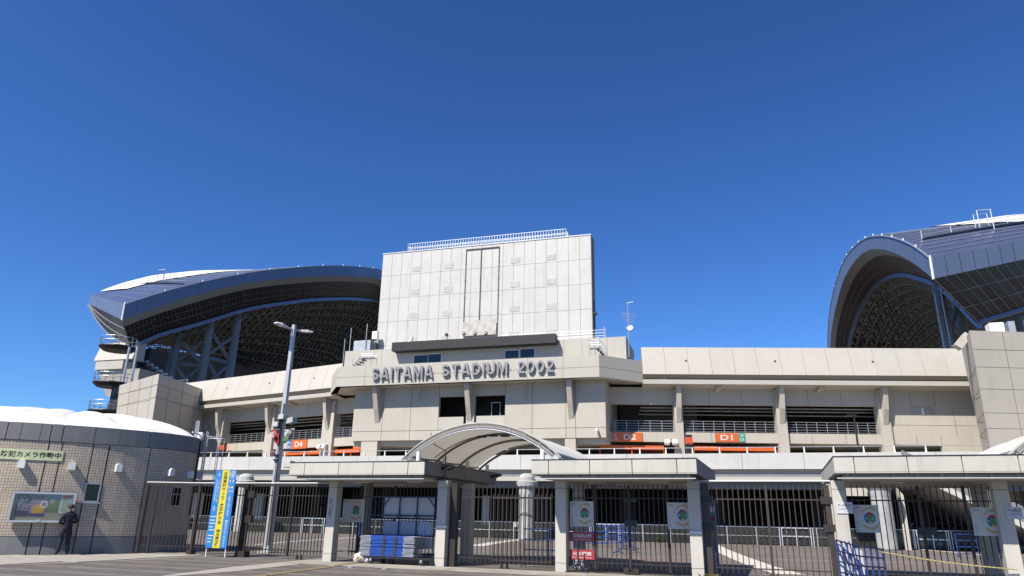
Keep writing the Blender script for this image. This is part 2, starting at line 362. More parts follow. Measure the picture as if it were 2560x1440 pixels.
# --- sign parapet with chamfered ends
SY = 57.3; SX0, SX1 = -34.15, -9.42; LZ, TZ = 12.86, 14.74
LC_, RC_ = (-37.75, 62.1), (-5.55, 61.2)
par = sp(MB().prismz([(SX0, SY), (SX1, SY), RC_, (RC_[0]-.5, RC_[1]+.5), (SX1-.2, SY+.5), (SX0+.2, SY+.5), (LC_[0]+.5, LC_[1]+.5), LC_], LZ, TZ), 'sign_parapet', CONC2)
sp(MB().add([(SX0, SY, LZ), (SX1, SY, LZ), (RC_[0], RC_[1], LZ), (RC_[0], 63, LZ+.25), (LC_[0], 63.5, LZ+.25), (LC_[0], LC_[1], LZ)], [(0, 1, 2, 3, 4, 5)]).add([(SX0, SY+.3, TZ-.3), (SX1, SY+.3, TZ-.3), (RC_[0], RC_[1], TZ-.3), (RC_[0], 64, TZ-.3), (LC_[0], 64, TZ-.3), (LC_[0], LC_[1], TZ-.3)], [(0, 1, 2, 3, 4, 5)]), 'parapet_soffit', CONC)
sg = [(SX0, 13.72, SX1, 13.72)]
for px in (913, 1035, 1147, 1232, 1318, 1408): q = P(px, 930, MS, SY); sg.append((q.x, LZ, q.x, TZ))
mb = joints(MB(), sg, SY, .012)
for A, B in (((SX1, SY), RC_), ((SX0, SY), LC_)):
    A, B = Vector((*A, 0)), Vector((*B, 0)); d = (B-A).normalized(); nn = Vector((d.y, -d.x, 0))*.004
    if nn.y > 0: nn = -nn
    mb.hexa([A+nn+Vector((0, 0, 13.708)), B+nn+Vector((0, 0, 13.708)), B-nn+Vector((0, 0, 13.708)), A-nn+Vector((0, 0, 13.708))], [A+nn+Vector((0, 0, 13.732)), B+nn+Vector((0, 0, 13.732)), B-nn+Vector((0, 0, 13.732)), A-nn+Vector((0, 0, 13.732))])
sp(mb, 'joint', GAP, par, kind='stuff')
# lettering on the parapet: every letter is a block of its own, 0.2 m proud
SG = thing('sign_lettering', 'block steel letters reading SAITAMA STADIUM 2002 across the beige parapet below the white scoreboard', 'sign', (-21.9, 57.05, 13.35), M=MS)
ar = lambda cx, cy, rx, ry, a0, a1, n=12: [(cx+rx*math.cos(R(a0+(a1-a0)*k/n)), cy+ry*math.sin(R(a0+(a1-a0)*k/n))) for k in range(n+1)]
HW = .084                                # half the stroke width of the block letters, height 1
GLYPH = {                                # width and centre lines of the strokes
    'S': (.70, [ar(.35, .715, .235, .19, 15, 270)+ar(.35, .285, .25, .193, 90, -165)[1:]]),
    'A': (.82, [[(.10, 0), (.36, .93), (.46, .93), (.72, 0)], [(.19, .27), (.63, .27)]]),
    'I': (.22, [[(.11, 0), (.11, 1)]]),
    'T': (.72, [[(.02, .908), (.70, .908)], [(.36, 0), (.36, .82)]]),
    'M': (.92, [[(.092, 0), (.092, 1)], [(.828, 0), (.828, 1)], [(.16, .95), (.46, .08), (.76, .95)]]),
    'D': (.76, [[(.092, .0), (.092, 1)], [(.18, .908), (.36, .908)]+ar(.36, .5, .305, .408, 90, -90)+[(.18, .092)]]),
    'U': (.74, [[(.092, 1), (.092, .36)]+ar(.37, .36, .278, .268, 180, 360)+[(.648, 1)]]),
    '2': (.68, [ar(.34, .70, .24, .208, 170, -30)+[(.30, .30), (.12, .092), (.12, .0925)][:2], [(.03, .092), (.65, .092)]]),
    '0': (.72, [ar(.36, .5, .262, .408, 90, 450, 24)])}
def letter_word(word, x0, x1, z0, z1):
    tot = sum(GLYPH[c][0] for c in word)+.15*(len(word)-1); kx = (x1-x0)/tot; kz = z1-z0; x = x0
    for c in word:
        w_, strokes = GLYPH[c]; mb = MB()
        for si, st_ in enumerate(strokes):
            pts = [Vector((p[0], p[1], 0)) for p in st_]; L_, Q_ = [], []; closed = (pts[0]-pts[-1]).length < 1e-4
            for i, p in enumerate(pts):
                d0 = (p-pts[i-1]).normalized() if i else ((pts[-1]-pts[-2]).normalized() if closed else (pts[1]-p).normalized()); d1 = (pts[i+1]-p).normalized() if i < len(pts)-1 else ((pts[1]-pts[0]).normalized() if closed else d0)
                t = (d0+d1).normalized(); n = Vector((-t.y, t.x, 0))*HW/max(.45, t.dot(d1)); L_.append(p+n); Q_.append(p-n)
            yf, yb = SY-.25-.002*si, SY-.10; g = lambda q, y: (x+q.x*kx, y, z0+q.y*kz)
            mb.grid([[g(q, yf) for q in L_], [g(q, yf) for q in Q_]]); mb.grid([[g(q, yb) for q in L_], [g(q, yb) for q in Q_]])
            for S_ in (L_, Q_): mb.grid([[g(q, yf) for q in S_], [g(q, yb) for q in S_]])
            if not closed:
                for e in (0, -1): mb.add([g(L_[e], yf), g(Q_[e], yf), g(Q_[e], yb), g(L_[e], yb)], [(0, 1, 2, 3)])
        mb.build('letter', CHROME, SG, MS); x += (w_+.15)*kx
letter_word('SAITAMA', -30.45, -24.38, 13.32, 14.42); letter_word('STADIUM', -23.55, -17.4, 13.40, 14.46); letter_word('2002', -16.5, -13.28, 13.38, 14.44)
mb = MB()
for x in [-30+.8*k for k in range(22)]: mb.box(x, x+.04, SY-.12, SY, 13.8, 13.86)
mb.build('fixing_pins', STEEL, SG, MS, kind='stuff')
# fins under the parapet and columns of the centre
def fin(mb, x0, x1, yw, yo, zt_, zb_, zc=None):     # triangular bracket from the wall to the lip
    mb.prismx([(yw, zb_), (yw, zt_), (yo, zt_), (yo+.05, zt_-.35), (yw-.50, zb_+1.25), (yw-.24, zb_+.62), (yw-.08, zb_+.2)], x0, x1)
for a, b in ((927, 952), (1158, 1180), (1412, 1436)):
    p0, p1 = P(a, 1000, MS, WY-.6), P(b, 1000, MS, WY-.6); xm = (p0.x+p1.x)/2
    mb = MB(); fin(mb, xm-.22, xm+.22, WY-.003, SY+.35, LZ-.005, 9.6); sp(mb, 'bracket', CONC)
for a, y0, y1 in ((1049, 955, 995), (1311, 950, 990), (1440, 945, 962)):
    p0, p1 = P(a, y0, MS, WY-.25), P(a, y1, MS, WY-.25); mb = MB().tube([(p0.x, WY-.25, LZ), (p0.x, WY-.25, p1.z)], .06, 8); mb.lathe([(.11, p1.z-.12), (.11, p1.z)], p0.x, WY-.25, 8); sp(mb, 'drain_pipe', CONC2)
q = P(1493, 1077, MS, WY-.2)
cam_ = sp(MB().tube([(q.x, WY, q.z+.25), (q.x, WY-.3, q.z+.25)], .03).box(q.x-.08, q.x+.08, WY-.55, WY-.15, q.z-.05, q.z+.18), 'security_camera', WHITE)
# --- upper box behind the parapet, black canopy, service windows
UY = 60.4
ub = sp(MB().box(-35.35, -7.5, UY, UY+6, 13.5, 17.0), 'upper_box', CONC2)
sg = []
for px in (955, 1410, 1455, 1518): q = P(px, 880, MS, UY); sg.append((q.x, 14.5, q.x, 17.0))
sp(joints(MB(), sg, UY, .012), 'joint', GAP, ub, kind='stuff')
ca, cb_ = P(980, 857, MS, UY-1.0), P(1388, 856, MS, UY-1.0)
zc0, zc1 = P(1180, 867, MS, UY-1.0).z, P(1180, 845, MS, UY-1.0).z
cn = sp(MB().box(ca.x, cb_.x, UY-1.0, UY-.003, zc0, zc1), 'black_canopy', CHAR)
mb = MB(); x = ca.x+.02
while x < cb_.x: mb.box(x, x+.03, UY-1.02, UY-.99, zc0+.02, zc1-.02); x += .22
sp(mb, 'cladding_ribs', BLACK, cn)
for a, b, y0, y1 in ((1036, 1070, 889, 900), (1072, 1103, 886, 898), (1263, 1297, 877, 886), (1301, 1336, 873, 884)):
    p0, p1 = P(a, y0, MS, UY), P(b, y1, MS, UY); wf = sp(MB().box(p0.x, p1.x, UY-.03, UY-.003, p1.z-.3, p0.z), 'window', GLASS, ub)
    mb = MB().box(p0.x-.05, p1.x+.05, UY-.06, UY-.003, p0.z, p0.z+.07).box(p0.x-.05, p0.x, UY-.06, UY-.003, p1.z-.3, p0.z).box(p1.x, p1.x+.05, UY-.06, UY-.003, p1.z-.3, p0.z); sp(mb, 'window_frame', WHITE, ub)
# solar strips and ledge on the parapet
for x0, x1 in ((-28.2, -23.2), (-22.6, -11.6)):
    sp(MB().hexa([(x0, SY+.4, TZ-.02), (x1, SY+.4, TZ-.02), (x1, SY+1.1, TZ+.1), (x0, SY+1.1, TZ+.1)], [(x0, SY+.4, TZ+.03), (x1, SY+.4, TZ+.03), (x1, SY+1.1, TZ+.24), (x0, SY+1.1, TZ+.24)]), 'roof_strip', STEEL)
def stair_unit(px0, px1, pyt, pyb):
    y = SY+1.2; a = P(px0, pyb, MS, y); b = P(px1, pyt, MS, y); r_ = sp(MB().box(a.x+.35*(b.x-a.x), b.x, y, y+.8, a.z+.75, a.z+.82), 'access_stair', STEEL); mb = MB()
    for k in range(4): mb.box(a.x+k*.16*(b.x-a.x)/1.3, a.x+(k*.16+.22)*(b.x-a.x)/1.3, y, y+.8, a.z+k*.19, a.z+k*.19+.04)
    sp(mb, 'tread', BLACK, r_); mb = MB()
    for yy in (y, y+.8):
        mb.tube([(a.x, yy, a.z), (a.x+.35*(b.x-a.x), yy, a.z+.8)], .05, 4)
        mb.tube([(a.x, yy, a.z), (a.x, yy, a.z+.7), (a.x+.35*(b.x-a.x), yy, b.z), (b.x, yy, b.z), (b.x, yy, a.z)], .025, 5)
        mb.tube([(a.x+.35*(b.x-a.x), yy, b.z), (a.x+.35*(b.x-a.x), yy, a.z)], .025, 5).tube([(a.x+.68*(b.x-a.x), yy, b.z), (a.x+.68*(b.x-a.x), yy, a.z)], .02, 5)
        mb.tube([(a.x+.35*(b.x-a.x), yy, (a.z+.8+b.z)/2), (b.x, yy, (a.z+.8+b.z)/2)], .018, 5)
    sp(mb, 'handrail', STEEL, r_)
stair_unit(881, 933, 884, 915); stair_unit(1514, 1472, 846, 889)
# --- scoreboard slab
TY = 62.0; TX0, TX1, TZ1 = -32.85, -10.75, 27.70
tw = sp(MB().box(TX0+.02, TX1-.02, TY+.06, TY+1.7, 16.9, TZ1-.02), 'scoreboard_slab', GAP)
nw = 20; pwid = (TX1-TX0)/nw; zr = [27.70, 25.23, 22.73, 20.24, 17.74, 16.95]
for r_ in range(5):
    h = zr[r_]-zr[r_+1]; me = MB().box(.013, pwid-.013, 0, .058, .013, h-.013).mesh('panel', CONCW)
    for c in range(nw): inst(me, 'panel', tw, (TX0+c*pwid, TY+random.uniform(-.004, .004), zr[r_+1]), MS)
    sp(MB().box(TX1-.019, TX1+.04, TY+.003, TY+1.7, zr[r_+1]+.012, zr[r_]-.012), 'side_panel', mat('side_panel_shade', (.30, .31, .32), .7, var=.1), tw)  # darker than the front: the right side's shade painted in
sp(MB().box(TX0-.05, TX1+.06, TY-.05, TY+1.75, TZ1, TZ1+.10), 'coping', STEEL, tw)
def louvre(x, z):
    b = MB().box(x-.49, x+.49, TY-.014, TY-.006, z-.30, z+.30); o = sp(b, 'louvre', mat('louvre_grey', (.47, .47, .46), .6), tw); s = MB()
    for k in range(6): s.hexa([(x-.47, TY-.034, z-.28+k*.1), (x+.47, TY-.034, z-.28+k*.1), (x+.47, TY-.020, z-.24+k*.1), (x-.47, TY-.020, z-.24+k*.1)], [(x-.47, TY-.031, z-.27+k*.1), (x+.47, TY-.031, z-.27+k*.1), (x+.47, TY-.016, z-.228+k*.1), (x-.47, TY-.016, z-.228+k*.1)])
    sp(s, 'louvre_blades', CONCW, tw)
for x in (-28.89, -25.3, -18.3, -14.7):
    for z in (25.76, 23.25, 20.76, 18.2): louvre(x, z)
fx = [-23.5, -21.9, -20.0]
mb = MB()
for x in fx: mb.box(x-.028, x+.028, TY-.10, TY-.006, 19.65, 27.35)
mb.box(fx[0]-.05, fx[2]+.05, TY-.11, TY-.0065, 27.30, 27.37)
for z in (20.5, 22.2, 24, 25.8):
    for x in (fx[0], fx[2]): mb.box(x-.06, x+.06, TY-.10, TY-.0055, z, z+.1)
sp(mb, 'banner_track', mat('track_grey', (.22, .21, .20), .6))
rows = []
for j in range(9):
    z = 19.70-j*(1.45/8); rows.append([(fx[0]+.0+t*(3.45)/16, TY-.22-.05*math.sin(t*1.9+j*.7)*math.sin(j*.35)-.03*math.sin(t*.9-j), z-(.12*math.sin(t*.7) if j == 0 else 0)) for t in range(17)])
sp(MB().grid(rows), 'canvas_sheet', mat('canvas', (.70, .67, .62), .9, var=.12, scale=1.2), smooth=True)
for px, py in ((1160, 834), (1188, 834), (1215, 833)):
    q = P(px, py, MS, 60.7); fl = MB().tube([(q.x, 60.7, 17.0), (q.x, 60.7, q.z)], .05, 6).hexa([(q.x-.14, 60.45, q.z-.10), (q.x+.14, 60.45, q.z-.10), (q.x+.14, 60.75, q.z-.16), (q.x-.14, 60.75, q.z-.16)], [(q.x-.18, 60.5, q.z+.16), (q.x+.18, 60.5, q.z+.16), (q.x+.15, 60.8, q.z+.08), (q.x-.15, 60.8, q.z+.08)])
    sp(fl, 'floodlight', mat('lamp_housing', (.20, .20, .21), .5))
def rail_run(name, x0, x1, y0, y1, z0, z1, step, mt=STEEL, bars=3, M=MS, r=.022, vert=False):
    n = max(1, int(math.hypot(x1-x0, y1-y0)/step)); mb = MB()
    for k in range(n+1):
        t = k/n; mb.box(x0+(x1-x0)*t-r, x0+(x1-x0)*t+r, y0+(y1-y0)*t-r, y0+(y1-y0)*t+r, z0, z1)
    for b in range(bars):
        z = z1-(z1-z0)*b/max(bars, 1)*.95; mb.tube([(x0, y0, z), (x1, y1, z)], r*.9, 5)
    return sp(mb, name, mt, M=M)
rail_run('top_railing', -30.2, -13.25, TY+.25, TY+.25, TZ1+.1, TZ1+1.0, .28, mat('pale_rail', (.42, .45, .48), .5, .3), 2, r=.022)
rail_run('top_railing', -30.2, -30.2, TY+.25, TY+1.5, TZ1+.1, TZ1+1.0, .25, MATS['pale_rail'], 2); rail_run('top_railing', -13.25, -13.25, TY+.25, TY+1.5, TZ1+.1, TZ1+1.0, .25, MATS['pale_rail'], 2)
rail_run('top_railing', -30.2, -13.25, TY+1.5, TY+1.5, TZ1+.1, TZ1+1.0, .28, MATS['pale_rail'], 2)
for x, z in ((-12.2, 24.9), (-11.9, 19.0)): pass
rail_run('box_railing', -19.3, -9.5, 60.9, 60.9, 17.0, 17.85, .75, STEEL, 3, r=.013); rail_run('box_railing', -9.5, -9.5, 60.9, 61.9, 17.0, 18.2, .3, STEEL, 5, r=.015)
mb = MB(); mb.tube([(TX1+.12, TY+.4, 16.9), (TX1+.12, TY+.4, 21.2)], .04); q = P(1487, 785, MS, TY+.2); mb.box(q.x-.2, q.x+.2, TY, TY+.4, q.z-.08, q.z+.1); sp(mb, 'side_lamp', BLACK)
# antennas
AN = thing('antenna_mast', 'slim television antenna mast with small white dish on the right corner of the upper box', 'antenna', (-7.2, UY+.3, 17.0), M=MS)
b0 = P(1571, 829, MS, UY+.3); t0 = P(1569, 757, MS, UY+.3)
mb = MB().tube([(-7.3, UY+.3, 15.2), (-7.25, UY+.3, t0.z)], .045, 6); mb.build('mast', STEEL, AN, MS)
mb = MB().tube([(-7.35, UY+.3, t0.z-.02), (-6.7, UY+.1, t0.z)], .02, 4)
for k in range(7): mb.tube([(-7.9+.05*k, UY+.1, t0.z-1.0-.14*k), (-6.6-.03*k, UY+.5, t0.z-1.05-.14*k)], .012, 4)
mb.build('aerial', STEEL, AN, MS)
q = P(1575, 821, MS, UY+.1); MB().lathe([(.0, 0), (.12, .02), (.22, .07), (.28, .14)], 0, 0, 16).build('dish', WHITE, AN, MS @ Matrix.Translation((q.x, UY+.1, q.z)) @ Matrix.Rotation(R(70), 4, 'X'), smooth=True)
for px, pt, pb, lab in ((874, 820, 871, 'short'), (857, 847, 910, 'low'), (914, 810, 862, 'thin')):
    q0 = P(px, pb, MS, UY+.5); q1 = P(px, pt, MS, UY+.5); sp(MB().tube([(q0.x, UY+.5, 15.5), (q0.x, UY+.5, q1.z)], .04, 6), 'lightning_rod', STEEL)
a, b = P(890, 855, MS, UY+1), P(930, 868, MS, UY+1); sp(MB().box(a.x, b.x, UY+.6, UY+1.5, 17.003, a.z+.02), 'plant_box', STEEL)
a, b = P(932, 829, MS, UY+.8), P(942, 862, MS, UY+.8); sp(MB().box(a.x, b.x, UY+.7, UY+1.1, b.z+.6, a.z).tube([((a.x+b.x)/2, UY+.9, 17), ((a.x+b.x)/2, UY+.9, a.z)], .06), 'relay_box', WHITE); sp(MB().box(a.x, b.x, UY+.65, UY+1.1, 17.1, 17.9), 'relay_base', BLACK)
mb = MB().lathe([(0, 0), (.18, .03), (.3, .1)], 0, 0, 14); q = P(1026, 851, MS, UY+.2)
mb.build('dish', WHITE, ST, MS @ Matrix.Translation((q.x, UY+.2, q.z)) @ Matrix.Rotation(R(55), 4, 'X') @ Matrix.Rotation(R(-40), 4, 'Y')); sp(MB().tube([(q.x+.2, UY+.3, 17), (q.x+.2, UY+.3, q.z+.4)], .035), 'dish_pole', BLACK)
q = P(1118, 842, MS, UY+.2); sp(MB().tube([(q.x, UY+.2, 16.9), (q.x, UY+.2, q.z+.1)], .03).box(q.x-.12, q.x+.08, UY-.1, UY+.3, q.z+.05, q.z+.28), 'security_camera', BLACK)
# --- swept-back wings: battered parapet, lip, recessed wall with openings, columns, fins
def wing(M, ua, ub_, sgn, cols, opens, solid, rails, pxs):
    lo, hi = min(ua, ub_), max(ua, ub_)
    pr = sp(MB().prismx([(.06, 13.5), (.76, 16.02), (1.2, 16.02), (1.2, 13.2), (.4, 13.2)], lo, hi), 'wing_parapet', mat('parapet_core', (.36, .32, .275), .9), M=M)
    n = round((hi-lo)/1.93); wd = (hi-lo)/n
    pm_ = MB().hexa([(.012, 0, 13.5), (wd-.012, 0, 13.5), (wd-.012, .07, 13.5), (.012, .07, 13.5)], [(.012, .70, 16.03), (wd-.012, .70, 16.03), (wd-.012, .77, 16.03), (.012, .77, 16.03)]).mesh('parapet_panel', CONC2)
    for k in range(n): inst(pm_, 'parapet_panel', pr, (lo+k*wd, random.uniform(-.005, .005), 0), M)
    mb = MB()
    for u in [lo+(hi-lo)*t for t in (.12, .36, .62, .87)]:
        mb.add([(u+.09*math.cos(a*.785), .33-.02, 14.75+.09*math.sin(a*.785)) for a in range(8)], [tuple(range(8))])
    sp(mb, 'drain_hole', BLACK, pr, M=M, kind='stuff')
    sp(MB().box(lo, hi, 0.0, .45, 12.66, 13.04), 'lip_beam', CONC2, M=M)
    sp(MB().add([(lo, .45, 12.70), (hi, .45, 12.70), (hi, 1.5, 12.5), (lo, 1.5, 12.5)], [(0, 1, 2, 3)]), 'wing_soffit', CONC, M=M)
    mb = MB()
    for k in range(len(cols)-1):
        u = (cols[k][0]+cols[k][1]+cols[k+1][0]+cols[k+1][1])/4
    zo, zs1, zs0 = 11.12, 8.75, 7.92
    segs = [(lo, hi, zo, 12.62), (lo, hi, zs0, zs1)]
    for a, b in solid: segs.append((a, b, zs1, zo))
    wl = MB()
    for a, b, c, d in segs: wl.box(a, b, 1.5, 1.9, c, d)
    W_ = sp(wl, 'wing_wall', CONC, M=M)
    e0, e1 = (lo-4.5, hi) if sgn > 0 else (lo, hi+4.5)
    sp(MB().box(e0, e1, 1.91, 9, 7.95, 8.2).box(e0, e1, 1.91, 9, 12.3, 12.5), 'wing_floor', CONC, M=M)
    sp(MB().box(e0, e1, 8.0, 8.2, 8.2, 12.3).box(e0, e1, 8.0, 8.2, 5.12, 7.95), 'concourse_wall', DARK, M=M)
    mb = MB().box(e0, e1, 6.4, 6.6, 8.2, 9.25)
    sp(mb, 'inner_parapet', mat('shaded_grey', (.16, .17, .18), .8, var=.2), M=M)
    for z, y in ((11.0, 2.6), (10.85, 3.4), (10.62, 4.2)): sp(MB().tube([(lo, y, z), (hi, y, z)], .06, 6), 'service_pipe', COLM, M=M)
    jj = []
    for u in pxs: jj.append((u, zo, u, 12.6)); jj.append((u, zs0, u, zs1))
    for a, b in solid:
        jj += [((a+b)/2, zs1, (a+b)/2, zo), (a, 9.55, b, 9.55)]
    sp(joints(MB(), jj, 1.5, .014, M), 'joint', GAP, W_, M=M, kind='stuff')
    for a, b in cols:
        mb = MB().box(a, b, 1.2, 2.2, 5.12, 12.45); c = sp(mb, 'wing_column', CONC, M=M)
        um = (a+b)/2; fb = MB(); fin(fb, um-.20, um+.20, 1.197, .35, 12.655, 9.5); sp(fb, 'bracket', CONC, c, M=M)
    for k in range(len(cols)):
        u = (cols[k][0]+cols[k][1])/2-5.2
        if lo < u < hi: sp(MB().hexa([(u-.2, .45, 12.45), (u+.2, .45, 12.45), (u+.2, 1.5, 12.25), (u-.2, 1.5, 12.25)], [(u-.2, .45, 12.695), (u+.2, .45, 12.695), (u+.2, 1.5, 12.49), (u-.2, 1.5, 12.49)]), 'soffit_rib', CONC2, M=M)
    for a, b in rails:
        n_ = max(2, int((b-a)/.85)); mb = MB()
        for k in range(n_+1): mb.box(a+(b-a)*k/n_-.018, a+(b-a)*k/n_+.018, 1.62, 1.66, 8.76, 9.72)
        for z in (9.72, 9.5, 9.28, 9.06, 8.86): mb.tube([(a, 1.64, z), (b, 1.64, z)], .016, 5)
        sp(mb, 'guard_rail', STEEL, M=M)
    return W_
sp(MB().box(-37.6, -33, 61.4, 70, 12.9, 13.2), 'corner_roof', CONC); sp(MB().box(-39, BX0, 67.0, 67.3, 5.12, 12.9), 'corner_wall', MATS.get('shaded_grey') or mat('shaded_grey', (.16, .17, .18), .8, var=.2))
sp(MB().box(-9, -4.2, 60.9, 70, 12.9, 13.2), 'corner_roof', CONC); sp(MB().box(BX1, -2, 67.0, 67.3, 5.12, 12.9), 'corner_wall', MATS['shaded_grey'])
rc_ = [(2.1, 2.8), (10.75, 11.55), (19.3, 20.15)]
wing(MR, -.6, 31.0, 1, rc_, None, [(20.15, 31.0)], [(-3, 2.05), (2.85, 10.7), (11.6, 19.25)], [5.2, 8.0, 13.6, 16.4, 22.2, 24.2])
lc_ = [(-18.2, -17.25), (-10.15, -9.0), (-1.8, -.3)]
wing(ML, -26.0, .8, -1, lc_, None, [(-26, -18.2)], [(-17.2, -10.2), (-8.95, -1.85), (-.25, 2.6)], [-23.5, -21, -15, -12.6, -7, -4.4])
for z0, z1 in ((11.12, 12.62), (7.92, 8.75)): sp(MB().box(-4.2, -.602, 1.5, 1.9, z0, z1), 'wing_wall', CONC, M=MR)
for z0, z1 in ((11.12, 12.62), (7.92, 8.75)): sp(MB().box(.802, 4.6, 1.5, 1.9, z0, z1), 'wing_wall', CONC, M=ML)
# vents in the solid ends
for M, a, b in ((MR, (2277, 1020), (2335, 1036)), (ML, (505, 1063), (527, 1073))):
    p0, p1 = P(*a, M, 1.5), P(*b, M, 1.5); o = sp(MB().box(p0.x, p1.x, 1.44, 1.497, p1.z, p0.z), 'louvre', STEEL, M=M); sp(MB().box((p0.x+p1.x)/2-.08, (p0.x+p1.x)/2+.08, 1.42, 1.45, p1.z, p0.z), 'louvre_mullion', WHITE, o, M=M)
# lower openings: solid ends
sp(MB().box(24.2, 31.0, 1.5, 1.9, 5.12, 7.92), 'wing_wall', CONC, M=MR); sp(MB().box(-26, -20.5, 1.5, 1.9, 5.12, 7.2), 'wing_wall', CONC, M=ML)
# --- corner blocks
def wall_prism(mb, base, top, z0, z1): return mb.hexa([(*p, z0) for p in base], [(*p, z1) for p in top])
lb = sp(wall_prism(MB(), [(-64.2, 63.2), (-54.2, 57.3), (-56.1, 68.0), (-64, 74)], [(-65.0, 62.6), (-55.15, 57.75), (-57.5, 68.5), (-64.3, 74)], 0, 15.0), 'corner_block', CONC)
rb = sp(wall_prism(MB(), [(19.6, 63.6), (18.3, 58.4), (38, 65.2), (34, 76)], [(19.35, 63.6), (18.2, 57.45), (37.9, 64.2), (34, 76)], 0, 15.3), 'corner_block', CONC)
f0, f1 = P(2387, 861, MS, 59.5), P(2417, 831, MS, 59.5); sp(MB().prism([(f0.x, f0.z), (f0.x+.45, f0.z-.35), (f1.x+.3, f1.z-.3), (f1.x-.1, f1.z+.05)], 59.5, 60.3), 'corner_fin', CONC2, rb)
def face_joints(A0, A1, B0, B1, zs, us, par_):   # face between base line A0-A1 (z=0) and top line B0-B1 (z=top)
    zt_ = 15.0 if A0[0] < 0 else 15.3; A0, A1, B0, B1 = [Vector((*q, 0)) for q in (A0, A1, B0, B1)]
    d = (A1-A0).normalized(); nn = Vector((d.y, -d.x, 0))*.006
    def pt(u, z): t = z/zt_; q = A0.lerp(A1, u).lerp(B0.lerp(B1, u), t); return q+Vector((0, 0, z))
    mb = MB()
    for z in zs:
        a, b = pt(0.002, z), pt(.998, z); e = Vector((0, 0, .014)); mb.hexa([a+nn-e, b+nn-e, b-nn-e, a-nn-e], [a+nn+e, b+nn+e, b-nn+e, a-nn+e])
    for u in us:
        a, b = pt(u, .1), pt(u, zt_-.02); e = d*.014; mb.hexa([a+nn-e, a+nn+e, a-nn+e, a-nn-e], [b+nn-e, b+nn+e, b-nn+e, b-nn-e])
    sp(mb, 'joint', GAP, par_, kind='stuff')
face_joints((-64.2, 63.2), (-54.2, 57.3), (-65, 62.6), (-55.15, 57.75), (4, 8, 10.2, 12.6, 13.9), (.3, .56, .85), lb)
face_joints((-54.2, 57.3), (-56.1, 68.0), (-55.15, 57.75), (-57.5, 68.5), (4, 8, 10.2, 12.6, 13.9), (.2, .45, .7), lb)
face_joints((18.3, 58.4), (38, 65.2), (18.2, 57.45), (37.9, 64.2), (6.2, 8.2, 9.3, 11.0, 12.6, 13.9), (.12, .3, .5, .7, .9), rb)
face_joints((19.6, 63.6), (18.3, 58.4), (19.35, 63.6), (18.2, 57.45), (6.2, 8.2, 9.3, 11.0, 12.6), (), rb)
# plant on the right block
q0, q1 = P(2470, 826, MS, 63), P(2530, 808, MS, 63); sp(MB().box(q0.x, q0.x+1.0, 62.5, 63.5, 15.3, q1.z), 'plant_box', WHITE); sp(MB().box(q0.x+1.3, q1.x, 62.5, 63.5, 15.35, q1.z+.05).box(q0.x+1.4, q1.x-.1, 62.46, 62.5, 15.5, q1.z-.15), 'plant_box', STEEL)
# upper stand behind the left block
A = P(247, 902, MS, 92); B = P(331, 893, MS, 92); D_ = P(440, 890, MS, 100)
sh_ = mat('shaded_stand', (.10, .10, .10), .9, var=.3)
sp(MB().prismx([(91.0, A.z-.2), (92, A.z+3.0), (93.5, A.z+3.0), (93.5, A.z-.2)], A.x, B.x+1), 'stand_end', CONC2); sp(MB().prismx([(90.6, A.z-1.9), (90.6, A.z-.5), (93.5, A.z-.5), (93.5, A.z-1.9)], A.x+1.0, B.x-.3), 'stand_beam', CONC2)
sp(MB().hexa([(A.x+3, 92, A.z-6), (B.x+2, 92, A.z-8), (B.x+2, 95, A.z-8), (A.x+3, 95, A.z-6)], [(A.x+1.2, 91, A.z-1.92), (B.x+3, 91, A.z-1.92), (B.x+3, 95, A.z-1.92), (A.x+1.2, 95, A.z-1.92)]), 'stand_soffit', CONC)
p0, p1, p2, p3 = P(322, 862, MS, 94), P(352, 874, MS, 96), P(440, 888, MS, 102), P(470, 975, MS, 102)
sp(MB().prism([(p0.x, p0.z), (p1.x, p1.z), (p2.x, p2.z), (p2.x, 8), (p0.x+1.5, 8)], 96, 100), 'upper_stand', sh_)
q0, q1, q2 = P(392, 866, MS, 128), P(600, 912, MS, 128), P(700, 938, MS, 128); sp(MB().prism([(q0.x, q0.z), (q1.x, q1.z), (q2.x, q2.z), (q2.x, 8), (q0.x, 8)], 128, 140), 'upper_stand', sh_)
mb = MB()
for k in range(9): t = k/8; q = P(330+95*t, 880+62*t, MS, 95.6); mb.box(q.x-.7, q.x+.3, 95.4, 95.9, q.z-.25, q.z+.12)
sp(mb, 'stand_steps', STEEL, kind='stuff')
# round escape balconies left of the block
def balcony(px, py, rpx, y, railh):
    c = P(px, py, MS, y); e = P(px-rpx, py, MS, y); r_ = abs(e.x-c.x); o = sp(MB().lathe([(0, c.z), (r_, c.z), (r_+.05, c.z-.12), (r_*.8, c.z-.55), (0, c.z-.6)], c.x, y, 20), 'escape_balcony', BLACK); mb = MB()
    for k in range(16):
        a = 6.2832*k/16; mb.tube([(c.x+r_*math.cos(a), y+r_*math.sin(a), c.z), (c.x+r_*math.cos(a), y+r_*math.sin(a), c.z+railh)], .035, 4)
    for z in (1.0, .55): mb.tube([(c.x+r_*math.cos(6.2832*k/24), y+r_*math.sin(6.2832*k/24), c.z+railh*z) for k in range(25)], .03, 4)
    sp(mb, 'balcony_rail', STEEL, o); return c
c1 = balcony(295, 868, 33, 72, 1.15); c2 = balcony(281, 958, 34, 70, 1.1); c3 = balcony(266, 1027, 32, 69, 1.1)
for dx in (.0, 1.3): sp(MB().tube([(c2.x+.4+dx, 71.2, 14.5), (c2.x+.4+dx, 71.2, c1.z-.3)], .16, 8), 'balcony_column', STEEL)
sp(MB().box(c2.x+.6, c2.x+2.2, 69.5, 71.5, 5, c2.z-.4), 'stair_core', CHAR)
